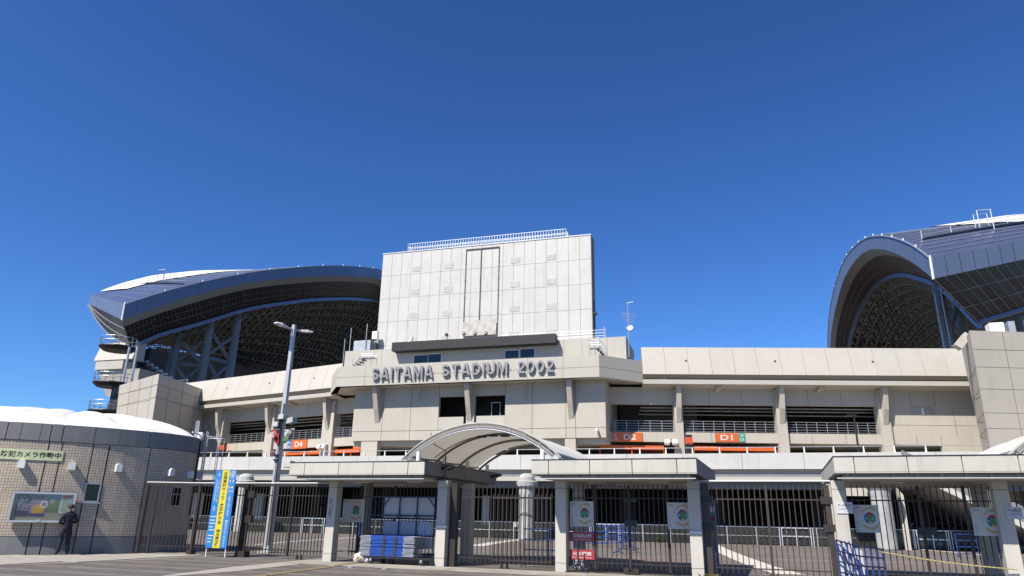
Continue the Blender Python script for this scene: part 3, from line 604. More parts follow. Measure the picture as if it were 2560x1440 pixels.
p0, p1 = P(305, 965, MS, 66), P(362, 918, MS, 72); rail_run('stand_railing', c2.x+1.0, -60.6, 69.5, 68, 15.3, 16.5, .8, STEEL, 4)
q = P(330, 940, MS, 64.5); sp(MB().box(q.x-.5, q.x+.6, 64.4, 65.2, 14.9, 15.6), 'plant_box', WHITE)
# --- roofs
def resample(pts, n):
    pts = [Vector(p) for p in pts]; L_ = [0]
    for i in range(1, len(pts)): L_.append(L_[-1]+(pts[i]-pts[i-1]).length)
    out = []; j = 0
    for k in range(n+1):
        t = L_[-1]*k/n
        while j < len(pts)-2 and L_[j+1] < t: j += 1
        f_ = (t-L_[j])/max(1e-6, L_[j+1]-L_[j]); out.append(pts[j].lerp(pts[j+1], max(0, min(1, f_))))
    for _ in range(2):
        out = [out[0]]+[(out[i-1]+out[i]*2+out[i+1])/4 for i in range(1, n)]+[out[-1]]
    return out
RTd = [(85, 30.58), (89.8, 33.9), (95.7, 37.16), (102.8, 40.53), (111.6, 44.0), (118.9, 46.04), (127.9, 47.7), (135.5, 48.4), (142.5, 48.0), (150.3, 47.0), (156.4, 45.5), (160.8, 43.6), (166.6, 39.35), (171, 34), (174, 27), (175.5, 18)]
RBd = [(85.2, 28.1), (91, 32), (96.8, 35.35), (103.9, 38.8), (111.5, 41.86), (118.7, 43.8), (127.7, 45.1), (136.7, 45.5), (144, 44.6), (152.6, 42.9), (159.1, 40.9), (163, 38.5), (167, 34), (170, 28), (172, 18)]
RCd = [(92.9, 24.7), (100.9, 31.0), (106.4, 34.47), (112.5, 37.2), (120, 40.4), (127.4, 42.7), (137.2, 44.8), (146.5, 45.8), (155.4, 45.7), (163.6, 45.1), (171.6, 43.7), (177.8, 41.2)]
LTd = [(85, 33.03), (89, 35.45), (93.6, 38.16), (99.3, 41.2), (105.7, 44.5), (112.8, 47.8), (117.8, 50.2), (125.1, 53.2), (134.8, 57.1), (145.8, 61.2), (158.5, 65.3), (171, 68.95)]
LBd = [(85.07, 30.4), (89, 32.8), (94.1, 35.9), (99.8, 39.1), (106, 42.5), (113.2, 45.85), (121.2, 49.2), (130.2, 52.8), (140.5, 56.6), (152.4, 60.7), (169.8, 66)]
LCd = [(93.5, 28.4), (98.8, 32.1), (105.6, 35.2), (112.8, 38.85), (122.8, 44.07), (130.5, 47.1), (145.5, 52.9), (163.8, 58.8), (181.7, 63.5)]
def bulge(pts, X):                       # the left edge bows towards the pitch in plan
    out = []
    for y, z in pts:
        b = 15*math.sin(math.pi*min(1, max(0, (y-85)/150.0))); k = (abs(X)-b)/abs(X); out.append((X*k, y*k, EYE+(z-EYE)*k))
    return out
def roof(side, A, B, C_, name_lab, nP, ridge_z, low_z):
    N = 60; A, B, C_ = resample(A, N), resample(B, N), resample(C_, N); o = Vector((side, 0, 0))
    Sf = [B[i].lerp(C_[i], .30)+Vector((0, 0, .25)) for i in range(N+1)]
    yA0, yA1 = A[0].y, A[-1].y
    def sh(i, amt): return amt*(1-2*i/N) if i < N/2 else 14*(2*i/N-1)
    Rg = [Vector((A[0].x+side*42, A[i].y+sh(i, 30), ridge_z(i/N))) for i in range(N+1)]
    Lw = [Vector((side*(110-21.75)-21.75-(-21.75 if side > 0 else 0)*0+ (0 if side < 0 else -62.0+21.75), 0, 0)) for i in range(N+1)]
    Lw = [Vector((C_[0].x+side*13.5, C_[0].y+17+(i/N)*(C_[-1].y-C_[0].y-10), low_z(i/N))) for i in range(N+1)]
    bl_ = lambda i: .9*min(1, i/6, (N-i)/6)
    rf = sp(MB().grid([[A[i].lerp(Rg[i], w_)+Vector((0, 0, bl_(i)*math.sin(math.pi*w_))) for w_ in (0, .12, .25, .4, .5)] for i in range(N+1)]), 'roof', ROOFT, smooth=True)
    # standing seams of the deck
    mb = MB()
    for i in range(1, N, 1):
        for t in (0,):
            pts = [A[i].lerp(Rg[i], w_)+Vector((0, 0, bl_(i)*math.sin(math.pi*w_)+.06)) for w_ in (.02, .12, .25, .4, .5)]; mb.tube(pts, .07, 3)
    sp(mb, 'roof_seams', ROOFB, rf, kind='stuff')
    mrows = []
    for i in range(3, N-2):
        e = math.sin(math.pi*min(1, (i-3)/9.0)/2)*math.sin(math.pi*min(1, (N-3-i)/9.0)/2)
        w0 = .52-.30*e*(1 if side > 0 else .7)
        mrows.append([A[i].lerp(Rg[i], w0+(1-w0)*q)+Vector((0, 0, bl_(i)*math.sin(math.pi*(w0+(1-w0)*q))+.25+((.7 if side > 0 else 1.4)*e*math.sin(math.pi*q*.75)))) for q in (0, .06, .3, .6, .85, 1)])
    sp(MB().grid(mrows), 'membrane', MEMB, rf, smooth=True)
    sp(MB().grid([[A[i].lerp(Rg[i], w_)+Vector((0, 0, bl_(i)*math.sin(math.pi*w_)-.05)) for w_ in (.5, .75, 1)] for i in range(N+1)]), 'outer_deck', ROOFT, rf, smooth=True)
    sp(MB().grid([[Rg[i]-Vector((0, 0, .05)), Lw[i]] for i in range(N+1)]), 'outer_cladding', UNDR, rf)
    # fascia panels along the pitch-side arch
    for i in range(N):
        a0, a1, b0, b1 = A[i], A[i+1], B[i], B[i+1]; g_ = .012; p = [a0.lerp(a1, g_), a0.lerp(a1, 1-g_), b0.lerp(b1, 1-g_), b0.lerp(b1, g_)]
        MB().hexa(p, [q+o*.12 for q in p]).build('fascia_panel', ROOFB, rf, MS)
    sp(MB().grid([[A[i]+o*.14, B[i]+o*.14] for i in range(N+1)]), 'fascia_backing', GAP, rf)
    mb = MB().tube([q-o*.02 for q in A], .1, 5)
    sp(mb, 'fascia_trim', STEEL, rf); mb = MB()
    for i in range(0, N, 3): mb.box(A[i].x-.07, A[i].x+.07, A[i].y-.07, A[i].y+.07, A[i].z, A[i].z+.32)
    sp(mb, 'roof_studs', WHITE, rf, kind='stuff')
    sp(MB().grid([[B[i], Sf[i]] for i in range(N+1)]), 'arch_soffit', SOFF, rf)
    sp(MB().grid([[Sf[i], C_[i]] for i in range(N+1)]), 'arch_glazing', GLAZ, rf)
    mb = MB()
    for i in range(N):
        for t in (0, .33, .66): mb.tube([Sf[i].lerp(Sf[i+1], t)-o*.05, C_[i].lerp(C_[i+1], t)-o*.05], .035, 3, False)
    for w_ in (.3, .6, .62): mb.tube([Sf[i].lerp(C_[i], w_)-o*.08 for i in range(N+1)], .06, 3)
    for i in range(0, N, 2):
        for w_ in (.25, .45, .8): q = Sf[i].lerp(C_[i], w_+random.uniform(-.1, .1)); mb.tube([q-o*.12, q-o*.12+Vector((0, random.uniform(.3, 1.2), random.uniform(-.3, .4)))], .09, 3)
    sp(mb, 'glazing_bars', MULL, rf, kind='stuff')
    mb = MB()
    for i in range(N): 
        a, b = C_[i], C_[i+1]; d = Vector((0, 0, .75)); mb.hexa([a-o*.3, b-o*.3, b+o*.3, a+o*.3], [a-o*.3-d, b-o*.3-d, b+o*.3-d, a+o*.3-d])
    sp(mb, 'lower_chord', ROOFB, rf)
    # underside and its space frame
    UN = 9
    CU_ = [C_[i] if i < .74*N else Vector((C_[i].x, C_[int(.74*N)].y+(i-int(.74*N))*4.2, max(C_[i].z, 37.6))) for i in range(N+1)]; LU_ = [Lw[i] if i < .74*N else Vector((Lw[i].x, Lw[int(.74*N)].y+(i-int(.74*N))*4.2, Lw[i].z)) for i in range(N+1)]
    U = [[CU_[i].lerp(LU_[i], w_/UN)+Vector((0, 0, 1.2*math.sin(math.pi*w_/UN)-.4)) for w_ in range(UN+1)] for i in range(N+1)]
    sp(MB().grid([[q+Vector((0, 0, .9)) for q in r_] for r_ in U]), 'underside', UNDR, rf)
    mb = MB(); fl = MB()
    for i in range(N+1):
        for k_ in range(UN):
            a, b = U[i][k_], U[i][k_+1]; dn = Vector((0, 0, -1.3)); mid = (a+b)/2+dn
            mb.tube([a, b], .09, 3, False)
            if i < N:
                c2_, d2_ = U[i+1][k_], U[i+1][k_+1]; mb.tube([a, c2_], .09, 3, False); mm = (a+b+c2_+d2_)/4+dn
                for q in (a, b, c2_, d2_): mb.tube([q, mm], .065, 3, False)
                for f_ in range(2):
                    if (i*7+k_*3+f_*5) % 4:
                        t, s_ = .12+.5*f_+random.uniform(-.06, .06), .18+.4*((i+k_) % 2); q = a.lerp(c2_, t).lerp(b.lerp(d2_, t), s_)+Vector((0, 0, .80)); e1 = (b-a).normalized()*random.uniform(.25, .6); e2 = (c2_-a).normalized()*random.uniform(.3, 1.1); fl.add([q, q+e1, q+e1+e2, q+e2], [(0, 1, 2, 3)])
        if i < N-1:
            for k_ in range(UN-1):
                m0 = (U[i][k_]+U[i][k_+1]+U[i+1][k_]+U[i+1][k_+1])/4; m1 = (U[i+1][k_]+U[i+1][k_+1]+U[i+2][k_]+U[i+2][k_+1])/4; mb.tube([m0+Vector((0, 0, -1.3)), m1+Vector((0, 0, -1.3))], .09, 3, False)
    sp(mb, 'space_frame', TRUS, rf, kind='stuff'); sp(fl, 'light_flecks', mat('pale_light_fleck', (.60, .57, .46), .9), rf, kind='stuff')  # pale flecks paint daylight seeping through the membrane roof
    mb = MB()
    for i in range(N):                     # lit lower edge truss
        for t in (0, .5):
            a = Lw[i].lerp(Lw[i+1], t); b = a+Vector((-side*1.6, 0, 1.1)); c = Lw[i].lerp(Lw[i+1], t+.5); mb.tube([a, c], .10, 3, False).tube([a, b], .08, 3, False).tube([b, c], .08, 3, False).tube([a+Vector((-side*3, 0, 1.2)), c+Vector((-side*3, 0, 1.2))], .08, 3, False)
    sp(mb, 'edge_truss', mat('edge_truss_steel', (.45, .43, .36), .7), rf, kind='stuff')
    # prow end: fascia, glazed triangle
    E0 = A[0]; E1 = Rg[0]; H0 = A[0].z-B[0].z
    npn = 22
    for i in range(npn):
        t0, t1 = i/npn+.001, (i+1)/npn-.001; p = [E0.lerp(E1, t0), E0.lerp(E1, t1), E0.lerp(E1, t1)-Vector((0, 0, H0*(1-.2*t1))), E0.lerp(E1, t0)-Vector((0, 0, H0*(1-.2*t0)))]
        nn = Vector((side*.6, .8, 0))*.12; MB().hexa(p, [q+nn for q in p]).build('end_panel', ROOFB, rf, MS)
    T0 = C_[0]; T1 = E1-Vector((0, 0, H0*.85)); gl = []
    bot = [T0.lerp(T1, q/10) for q in range(11)]; top = [E0.lerp(E1, q/10)-Vector((0, 0, H0*(1-.02*q)))+Vector((side*.06, .10, 0)) for q in range(11)]; bot = [q_-Vector((0, 0, 1.6*math.sin(math.pi*k_/10)))  for k_, q_ in enumerate(bot)]
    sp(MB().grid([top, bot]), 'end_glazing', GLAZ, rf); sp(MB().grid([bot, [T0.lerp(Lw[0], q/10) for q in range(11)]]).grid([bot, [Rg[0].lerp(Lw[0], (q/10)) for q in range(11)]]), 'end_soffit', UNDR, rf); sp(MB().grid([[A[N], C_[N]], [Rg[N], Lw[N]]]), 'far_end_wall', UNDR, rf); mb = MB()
    up = Vector((-side*.05, -.08, 0))
    for q in range(31):
        a = top[min(10, q//3)].lerp(top[min(10, q//3+1)], (q % 3)/3); b = bot[min(10, q//3)].lerp(bot[min(10, q//3+1)], (q % 3)/3); mb.tube([a+up, b+up], .07, 3, False)
    for w_ in (.33, .66): mb.tube([top[q].lerp(bot[q], w_)+up for q in range(11)], .07, 3)
    sp(mb, 'glazing_bars', MULL2, rf, kind='stuff')
    mb = MB().tube(bot, .32, 5)
    sp(mb, 'lower_chord', ROOFB, rf)
    mb = MB().tube([A[0]+Vector((0, -.05, .05)), B[0]+Vector((0, -.05, -.05))], .14, 5); sp(mb, 'corner_trim', WHITE, rf)
    # catwalk along the roof end
    cw = [A[5].lerp(Rg[5], w_)+Vector((0, 0, .9*math.sin(math.pi*w_)+.1)) for w_ in (.05, .15, .25, .35, .45, .55)]
    mb = MB()
    for h_ in (.55, 1.1): mb.tube([q+Vector((0, 0, h_)) for q in cw], .045, 4)
    for q in cw: mb.tube([q, q+Vector((0, 0, 1.1))], .045, 4)
    c = cw[2 if side > 0 else 3]
    for dx, dy in ((0, 0), (1.6, 0), (0, 1.4), (1.6, 1.4)): mb.tube([c+Vector((dx, dy, -.3)), c+Vector((dx, dy, 2.6))], .06, 4)
    mb.tube([c+Vector((0, 0, 2.6)), c+Vector((1.6, 0, 2.6)), c+Vector((1.6, 1.4, 2.6)), c+Vector((0, 1.4, 2.6)), c+Vector((0, 0, 2.6))], .05, 4)
    sp(mb, 'catwalk_rail', STEEL, rf)
    mb = MB().grid([[q+Vector((0, -.5, 0)) for q in cw], [q+Vector((0, .5, 0)) for q in cw]]); sp(mb, 'catwalk', WHITE, rf)
    return rf, A, B, C_
XL, XRt = -90.4, 24.42
Lt = bulge(LTd, XL)+[(-80, 158, 57.0), (-84, 172, 54), (-88, 184, 47), (-90.4, 192, 38), (-90.4, 196, 26)]
Lb = bulge(LBd, XL)+[(-80, 158, 54.2), (-84, 170, 51), (-88, 181, 44), (-90.4, 188, 35), (-90.4, 192, 26)]
Lc = bulge(LCd, XL-6.15)+[(-85, 172, 52), (-90, 186, 46), (-94, 196, 38), (-96.5, 202, 26)]
rfL, LA, LB_, LCc = roof(-1, Lt, Lb, Lc, 'left', 40, lambda t: 47+8*math.sin(math.pi*t), lambda t: 33.5+3.5*t)
RC3 = []
for y, z in RCd:                         # the lower chord closes up towards the edge at the far end
    of_ = 6.15-3.1*max(0, min(1, (y-135)/42.8)); k = (XRt+of_)/(XRt+6.15); RC3.append((XRt+of_, y*k, EYE+(z-EYE)*k))
RC3 += [(XRt+3.0, 164, 33.5), (XRt+3.0, 167, 27), (XRt+3.0, 168.5, 18)]
rfR, RA, RB_, RCc = roof(1, [(XRt, y, z) for y, z in RTd], [(XRt, y, z) for y, z in RBd], RC3, 'right', 40, lambda t: 45+5*math.sin(math.pi*t), lambda t: 31.0+4*t)
# steel legs of the roofs, with cross bracing
def legs(rf, pts, braces):
    for x, y, z in pts:
        o = sp(MB().tube([(x, y, 10), (x, y, z)], .72, 14), 'roof_leg', LEGM, rf); 
        for zz in range(12, int(z), 3): o
    for i, j, levels in braces:
        a, b = Vector(pts[i]), Vector(pts[j])
        for z0, z1 in levels:
            p, q = Vector((a.x, a.y, z0)), Vector((b.x, b.y, z1)); p2, q2 = Vector((a.x, a.y, z1)), Vector((b.x, b.y, z0))
            for c, d in ((p, q), (p2, q2)): sp(MB().tube([c, d], .34, 4), 'roof_brace', LEGM, rf)
            sp(MB().tube([p, q2], .36, 4), 'roof_strut', LEGM, rf)
legs(rfL, [(-94.5, 101.7, 32.8), (-90.0, 104.4, 35.4), (-88.6, 110, 38.2)], [(0, 1, ((16.5, 21.5), (21.5, 27), (27, 32))), (1, 2, ((16.5, 22.5), (22.5, 28.5), (28.5, 34))), (0, 2, ((16.5, 22.5),))])
legs(rfR, [(30.6, 105.5, 33.5), (34.0, 110, 34), (40.5, 109, 31)], [(0, 1, ((18, 25), (25, 32))), (1, 2, ((18, 23), (23, 28)))])
mb = MB()
for k in range(30): q = 16+k*.5; mb.box(29.75, 30.45, 104.3, 104.4, q, q+.06+random.random()*.08)
mb.tube([(29.7, 104.2, 16), (29.7, 104.2, 32)], .1, 5).tube([(30.5, 104.2, 16), (30.5, 104.2, 32)], .1, 5)
sp(mb, 'leg_ladder', STEEL, rfR)
# --- door signs and ticket kiosks of the concourse
def panel_sign(label, M, v, px0, py0, px1, py1, txt, arrow=None, side_txt=None, side='l', ac=None, cat='sign'):
    a, b = P(px0, py0, M, v), P(px1, py1, M, v); t = thing('gate_sign', label, cat, ((a.x+b.x)/2, v, b.z), M=M); wd = b.x-a.x; h = a.z-b.z
    sx_ = .20*wd if side_txt else 0; x0, x1 = (a.x+sx_, b.x) if side == 'l' else (a.x, b.x-sx_)
    MB().box(x0, x1, v-.09, v-.004, b.z, a.z).build('board', ORANGE, t, M)
    cw_ = (x1-x0); lettering(txt, x0+cw_*.22, x0+cw_*.74, b.z+h*.18, b.z+h*.82, v-.10, TEXTW, t, M, bold=.02)
    if side_txt:
        s0, s1 = (a.x, a.x+sx_-.01) if side == 'l' else (b.x-sx_+.01, b.x)
        MB().box(s0, s1, v-.085, v-.004, b.z, a.z).build('arrow_board', ac, t, M); lettering(side_txt, s0+.07, s1-.07, b.z+h*.08, b.z+h*.42, v-.10, TEXTW, t, M, bold=.01)
        lettering('←' if side == 'l' else '→', s0+.07, s1-.07, b.z+h*.55, b.z+h*.88, v-.10, TEXTW, t, M, bold=.02)
    return t
panel_sign('orange D4 gate sign with a small blue arrow board at its left', ML, 1.5, 722, 1101, 767, 1121, 'D4', 1, 'A1', 'l', SIGNB)
panel_sign('orange D2 gate sign in half shade beside the central block, arrow to D3', MR, 1.5, 1531, 1081, 1606, 1104, 'D2', 1, 'D3', 'l', ORANGE)
panel_sign('sunlit orange D1 gate sign with a small green arrow board reading C9', MR, 1.5, 1787, 1083, 1862, 1105, 'D1', 1, 'C9', 'r', TEAL)
panel_sign('orange D3 gate sign half hidden below the left end of the central block', ML, 1.05, 886, 1099, 936, 1121, 'D3', 1, 'D2', 'r', ORANGE)
def kiosk(label, M, v, px0, px1, pyb, ua=None):
    a, b = P(px0, pyb, M, v), P(px1, pyb, M, v); t = thing('ticket_kiosk', label, 'kiosk', ((a.x+b.x)/2, v, 5.13), group='orange kiosks on the concourse', M=M)
    MB().box(a.x, b.x, v, v+.5, 7.28, 7.62).build('lintel', ORANGE, t, M); MB().box(a.x, b.x, v-.4, v+.6, 5.13, 6.72).build('counter', ORANGE, t, M)
    n = max(2, int((b.x-a.x)/2.2))
    for k in range(n+1): x = a.x+(b.x-a.x)*k/n; MB().box(x-.05, x+.05, v+.1, v+.2, 6.72, 7.28).build('post', ORANGE, t, M)
    MB().box(a.x+.1, b.x-.1, v+.55, v+.6, 6.72, 7.28).build('back_panel', DARK, t, M)
kiosk('long orange turnstile kiosk under the D2 sign', MR, 1.7, 1500, 1660, 1120); kiosk('orange turnstile kiosk under the D1 sign', MR, 1.7, 1735, 1938, 1120)
kiosk('orange turnstile kiosk under the D4 sign behind the lamp post', ML, 1.7, 690, 815, 1122); kiosk('orange turnstile kiosk below the D3 sign', ML, 1.7, 828, 926, 1120)
def totem(label, M, v, px0, px1, pt, pb):
    a, b = P(px0, pb, M, v), P(px1, pt, M, v); t = thing('totem_sign', label, 'sign', (a.x, v, 5.13), M=M); h = b.z-5.13
    MB().box(a.x, b.x, v-.35, v, 5.13, b.z).build('body', BLACK, t, M); MB().box(a.x-.02, b.x+.02, v-.37, v+.02, b.z-.75, b.z-.2).build('band', mat('red_orange', (.75, .10, .03), .5), t, M)
totem('black totem with an orange band left of the D1 kiosk', MR, .9, 1715, 1728, 1088, 1130); totem('black totem with an orange band near the round building', ML, .9, 553, 568, 1108, 1140)
for M, px, py, lab in ((MR, 1677, 1100, 'double floodlight under the column right of the D2 sign'), (ML, 808, 1113, 'floodlight bracket right of the D4 sign')):
    q = P(px, py, M, 1.0); t = thing('floodlight', lab, 'floodlight', (q.x, 1.0, q.z), M=M); MB().box(q.x-.5, q.x+.5, .95, 1.2, q.z, q.z+.08).build('arm', STEEL, t, M)
    for dx in (-.35, .3): MB().hexa([(q.x+dx-.2, .6, q.z-.3), (q.x+dx+.2, .6, q.z-.3), (q.x+dx+.2, .9, q.z-.45), (q.x+dx-.2, .9, q.z-.45)], [(q.x+dx-.2, .75, q.z+.05), (q.x+dx+.2, .75, q.z+.05), (q.x+dx+.2, 1.05, q.z-.08), (q.x+dx-.2, 1.05, q.z-.08)]).build('lamp_head', WHITE, t, M)
q = P(2142, 1040, MR, -3.5); q2 = P(2147, 1130, MR, -3.5)
t = thing('lamp_pole', 'thin dark lamp pole standing on the concourse deck in front of the right wing', 'lamp', (q2.x, -3.5, 5.13), M=MR)
MB().tube([(q2.x, -3.5, 5.13), (q2.x, -3.5, q.z)], [.09, .06], 8).build('pole', BLACK, t, MR); MB().box(q2.x-.55, q2.x+.15, -3.62, -3.4, q.z-.03, q.z+.1).build('lamp_head', BLACK, t, MR)
# ------------------------------------------------------------------ round building at the left
CX, CY = -30.0, 23.5
RB = thing('round_building', 'round tiled building with grey concrete rim and white membrane roof at the left edge', 'building', (CX, CY, 0))
def out_pt(a, z, off=0.0):               # plan of two tangent arcs: a is the direction of the wall's normal
    c, r_ = (C1, R1) if a <= TH0 else (C2, R2)
    return Vector((c[0]+(r_+off)*math.cos(a), c[1]+(r_+off)*math.sin(a), z))
def cyl(px, py):                         # where a sight line meets the wall: angle, height
    d = ray(px, py); best = None
    for c, r_, ok in ((C1, R1, lambda t: R(-120) < t <= TH0), (C2, R2, lambda t: t > TH0)):
        a = d.x**2+d.y**2; b = -2*(c[0]*d.x+c[1]*d.y); e = c[0]**2+c[1]**2-r_*r_; D = max(0, b*b-4*a*e)
        t = (-b-math.sqrt(D))/(2*a); p = EYEV+d*t; th = math.atan2(p.y-c[1], p.x-c[0])
        if ok(th) or best is None: best = (th, p.z)
        if ok(th): return best
    return best
def arclen(a): return R1*(a-TH0) if a <= TH0 else R2*(a-TH0)
def tile_mat(c_, r_):
    mt = bpy.data.materials.new('beige_tiles'); mt.use_nodes = True; n = mt.node_tree; b = n.nodes['Principled BSDF']; L = n.links.new
    tc = n.nodes.new('ShaderNodeTexCoord'); of = n.nodes.new('ShaderNodeVectorMath'); of.operation = 'SUBTRACT'; of.inputs[1].default_value = (c_[0]-CX, c_[1]-CY, 0); L(tc.outputs['Object'], of.inputs[0]); sp_ = n.nodes.new('ShaderNodeSeparateXYZ'); L(of.outputs[0], sp_.inputs[0])
    at = n.nodes.new('ShaderNodeMath'); at.operation = 'ARCTAN2'; L(sp_.outputs[1], at.inputs[0]); L(sp_.outputs[0], at.inputs[1])
    mu = n.nodes.new('ShaderNodeMath'); mu.operation = 'MULTIPLY'; mu.inputs[1].default_value = r_; L(at.outputs[0], mu.inputs[0])
    cb = n.nodes.new('ShaderNodeCombineXYZ'); L(mu.outputs[0], cb.inputs[0]); L(sp_.outputs[2], cb.inputs[1])
    br = n.nodes.new('ShaderNodeTexBrick'); br.offset = 0; br.inputs['Scale'].default_value = 1; br.inputs['Brick Width'].default_value = .10; br.inputs['Row Height'].default_value = .10
    br.inputs['Mortar Size'].default_value = .010; br.inputs['Mortar Smooth'].default_value = .3; br.inputs['Color1'].default_value = (0.50, 0.42, 0.325, 1); br.inputs['Color2'].default_value = (0.42, 0.355, 0.28, 1); br.inputs['Mortar'].default_value = (0.19, 0.16, 0.125, 1)
    L(cb.outputs[0], br.inputs['Vector']); nz = n.nodes.new('ShaderNodeTexNoise'); nz.inputs['Scale'].default_value = .8; nz.inputs['Detail'].default_value = 5; L(tc.outputs['Object'], nz.inputs['Vector'])
    mr = n.nodes.new('ShaderNodeMapRange'); mr.inputs[1].default_value = .3; mr.inputs[2].default_value = .7; mr.inputs[3].default_value = .86; mr.inputs[4].default_value = 1.05; L(nz.outputs[0], mr.inputs[0])
    vm = n.nodes.new('ShaderNodeVectorMath'); vm.operation = 'SCALE'; L(br.outputs[0], vm.inputs[0]); L(mr.outputs[0], vm.inputs['Scale']); L(vm.outputs[0], b.inputs['Base Color'])
    bp = n.nodes.new('ShaderNodeBump'); bp.invert = True; bp.inputs['Strength'].default_value = .45; bp.inputs['Distance'].default_value = .008; L(br.outputs[1], bp.inputs['Height']); L(bp.outputs[0], b.inputs['Normal'])
    b.inputs['Roughness'].default_value = .5; return mt
TILE1, TILE2 = tile_mat(C1, R1), tile_mat(C2, R2)
ZB, ZC, ZT = .64, 3.99, 4.64
def curved(mb, a0, a1, r0, r1, z0, z1, n):     # r0, r1: offsets from the wall face
    if a0 < TH0-1e-4 and a1 > TH0+1e-4: curved(mb, a0, TH0, r0, r1, z0, z1, n); return curved(mb, TH0+1e-6, a1, r0, r1, z0, z1, n)
    n = max(2, n); A = [a0+(a1-a0)*i/n for i in range(n+1)]
    mb.grid([[out_pt(t, z0, r1) for t in A], [out_pt(t, z1, r1) for t in A]])
    for t in (a0, a1): mb.add([out_pt(t, z0, r0), out_pt(t, z0, r1), out_pt(t, z1, r1), out_pt(t, z1, r0)], [(0, 1, 2, 3)])
    for z in (z0, z1): mb.grid([[out_pt(t, z, r0) for t in A], [out_pt(t, z, r1) for t in A]])
    return mb
E_A, E_B = R(-115), R(150)
plan = [out_pt(E_A+(E_B-E_A)*k/90, 0, -.06) for k in range(91)]
core = MB().prismz([(p.x, p.y) for p in plan], 0, ZT-.03).build('wall_core', GAP, RB)
wnd = (cyl(208, 1255), cyl(248, 1208)); wa0, wa1, wz0, wz1 = wnd[0][0]-.004, wnd[1][0]+.009, wnd[0][1], wnd[1][1]
ang = sorted([cyl(px, 1200)[0] for px in (-40, 104, 138, 217, 259, 364)]+[R(-75), E_A, R(22), R(60), R(100), E_B])
for i in range(len(ang)-1):
    a0, a1 = ang[i]+.0018, ang[i+1]-.0022; n_ = max(3, int((a1-a0)/.05)); segs_ = [(a0, a1)] if not (a0 < TH0 < a1) else [(a0, TH0), (TH0+1e-6, a1)]
    for b0, b1 in segs_:
        TL_ = TILE1 if b1 <= TH0+1e-5 else TILE2
        if b0 < (wa0+wa1)/2 < b1 or (b0 < wa0 < b1) or (b0 < wa1 < b1):
            mb = MB(); lo_, hi_ = max(b0, wa0), min(b1, wa1)
            if lo_-b0 > .004: curved(mb, b0, lo_, -.05, 0, ZB, ZC, n_)
            if b1-hi_ > .004: curved(mb, hi_, b1, -.05, 0, ZB, ZC, n_)
            curved(mb, lo_, hi_, -.05, 0, ZB, wz0, 3); curved(mb, lo_, hi_, -.05, 0, wz1, ZC, 3); mb.build('tile_panel', TL_, RB)
        else: curved(MB(), b0, b1, -.05, 0, ZB, ZC, n_).build('tile_panel', TL_, RB)
    curved(MB(), a0, a1, -.05, .012, 0, ZB-.02, n_).build('base_panel', GREYC, RB)
ca_ = sorted([cyl(px, 1080)[0] for px in (17, 128, 158)]+[cyl(372, 1110)[0], R(-75), E_A, R(60), R(100), E_B])
for i in range(len(ca_)-1): curved(MB(), ca_[i]+.0015, ca_[i+1]-.0015, -.5, .03, ZC+.02, ZT, max(4, int((ca_[i+1]-ca_[i])/.05))).build('rim_panel', GREYC, RB)
mb = MB()
for px in (50, 100, 236, 300): a = cyl(px, 1090)[0]; mb.add([out_pt(a+e, z, .034) for e, z in ((-.0007, ZC+.03), (.0007, ZC+.03), (.0007, ZT-.01), (-.0007, ZT-.01))], [(0, 1, 2, 3)])
mb.build('rim_joint', GAP, RB, kind='stuff')
# membrane roof in lobes
sA = cyl(150, 1053)[0]; sB = cyl(312, 1068)[0]; sC = cyl(447, 1087)[0]; dS = arclen(sB)-arclen(sA)
def roof_rows(H=1.25, K=14):
    rows = []; ths = [E_A+(E_B-E_A)*k/220 for k in range(221)]; cx, cy = -32.2, 24.8
    for k in range(K+1):
        u = k/K; row = []
        for t in ths:
            p = out_pt(t, 0, -.12); s_ = abs(math.sin(math.pi*(arclen(t)-arclen(sA)-.55*u*dS)/dS)); z = ZT-.02+H*math.sin(u*1.5708)**.9+(.31*math.sqrt(s_)-.08)*math.sin(math.pi*u**.55)*(1-.4*u)
            row.append((cx+(p.x-cx)*(1-.9*u), cy+(p.y-cy)*(1-.9*u), z))
        rows.append(row)
    return rows
rr_ = roof_rows(); MB().grid(rr_).add(rr_[-1], [tuple(range(len(rr_[-1])))]).build('membrane_roof', MEMB, RB, smooth=True)
def tang(a, z, off=0.0): return Matrix.Translation(out_pt(a, z, off)) @ Matrix.Rotation(a+math.pi/2, 4, 'Z')   # local x along the wall (right seen from outside), -y outward
wf = MB(); am = (wa0+wa1)/2; T = tang(am, 0); hw = (out_pt(wa1, 0)-out_pt(wa0, 0)).length/2
for x0, x1, z0, z1 in ((-hw, -hw+.05, wz0, wz1), (hw-.05, hw, wz0, wz1), (-hw+.05, hw-.05, wz1-.05, wz1), (-hw+.05, hw-.05, wz0, wz0+.05)): wf.box(x0, x1, -.02, .10, z0, z1)
wfo = wf.build('window_frame', STEEL, RB, T); MB().box(-hw+.05, hw-.05, .05, .07, wz0+.05, wz1-.05).build('window_pane', GLASS, wfo, T); MB().box(-hw-.06, hw+.06, -.07, .05, wz0-.05, wz0-.002).build('window_sill', STEEL, wfo, T)
a2, z2 = cyl(437, 1240); T = tang(a2, z2, .004); fo = MB().box(-.28, .28, -.05, 0, -.42, .38).build('window_frame', STEEL, RB, T); MB().box(-.23, .23, -.056, -.051, -.37, .33).build('window_pane', GLASS, fo, T)
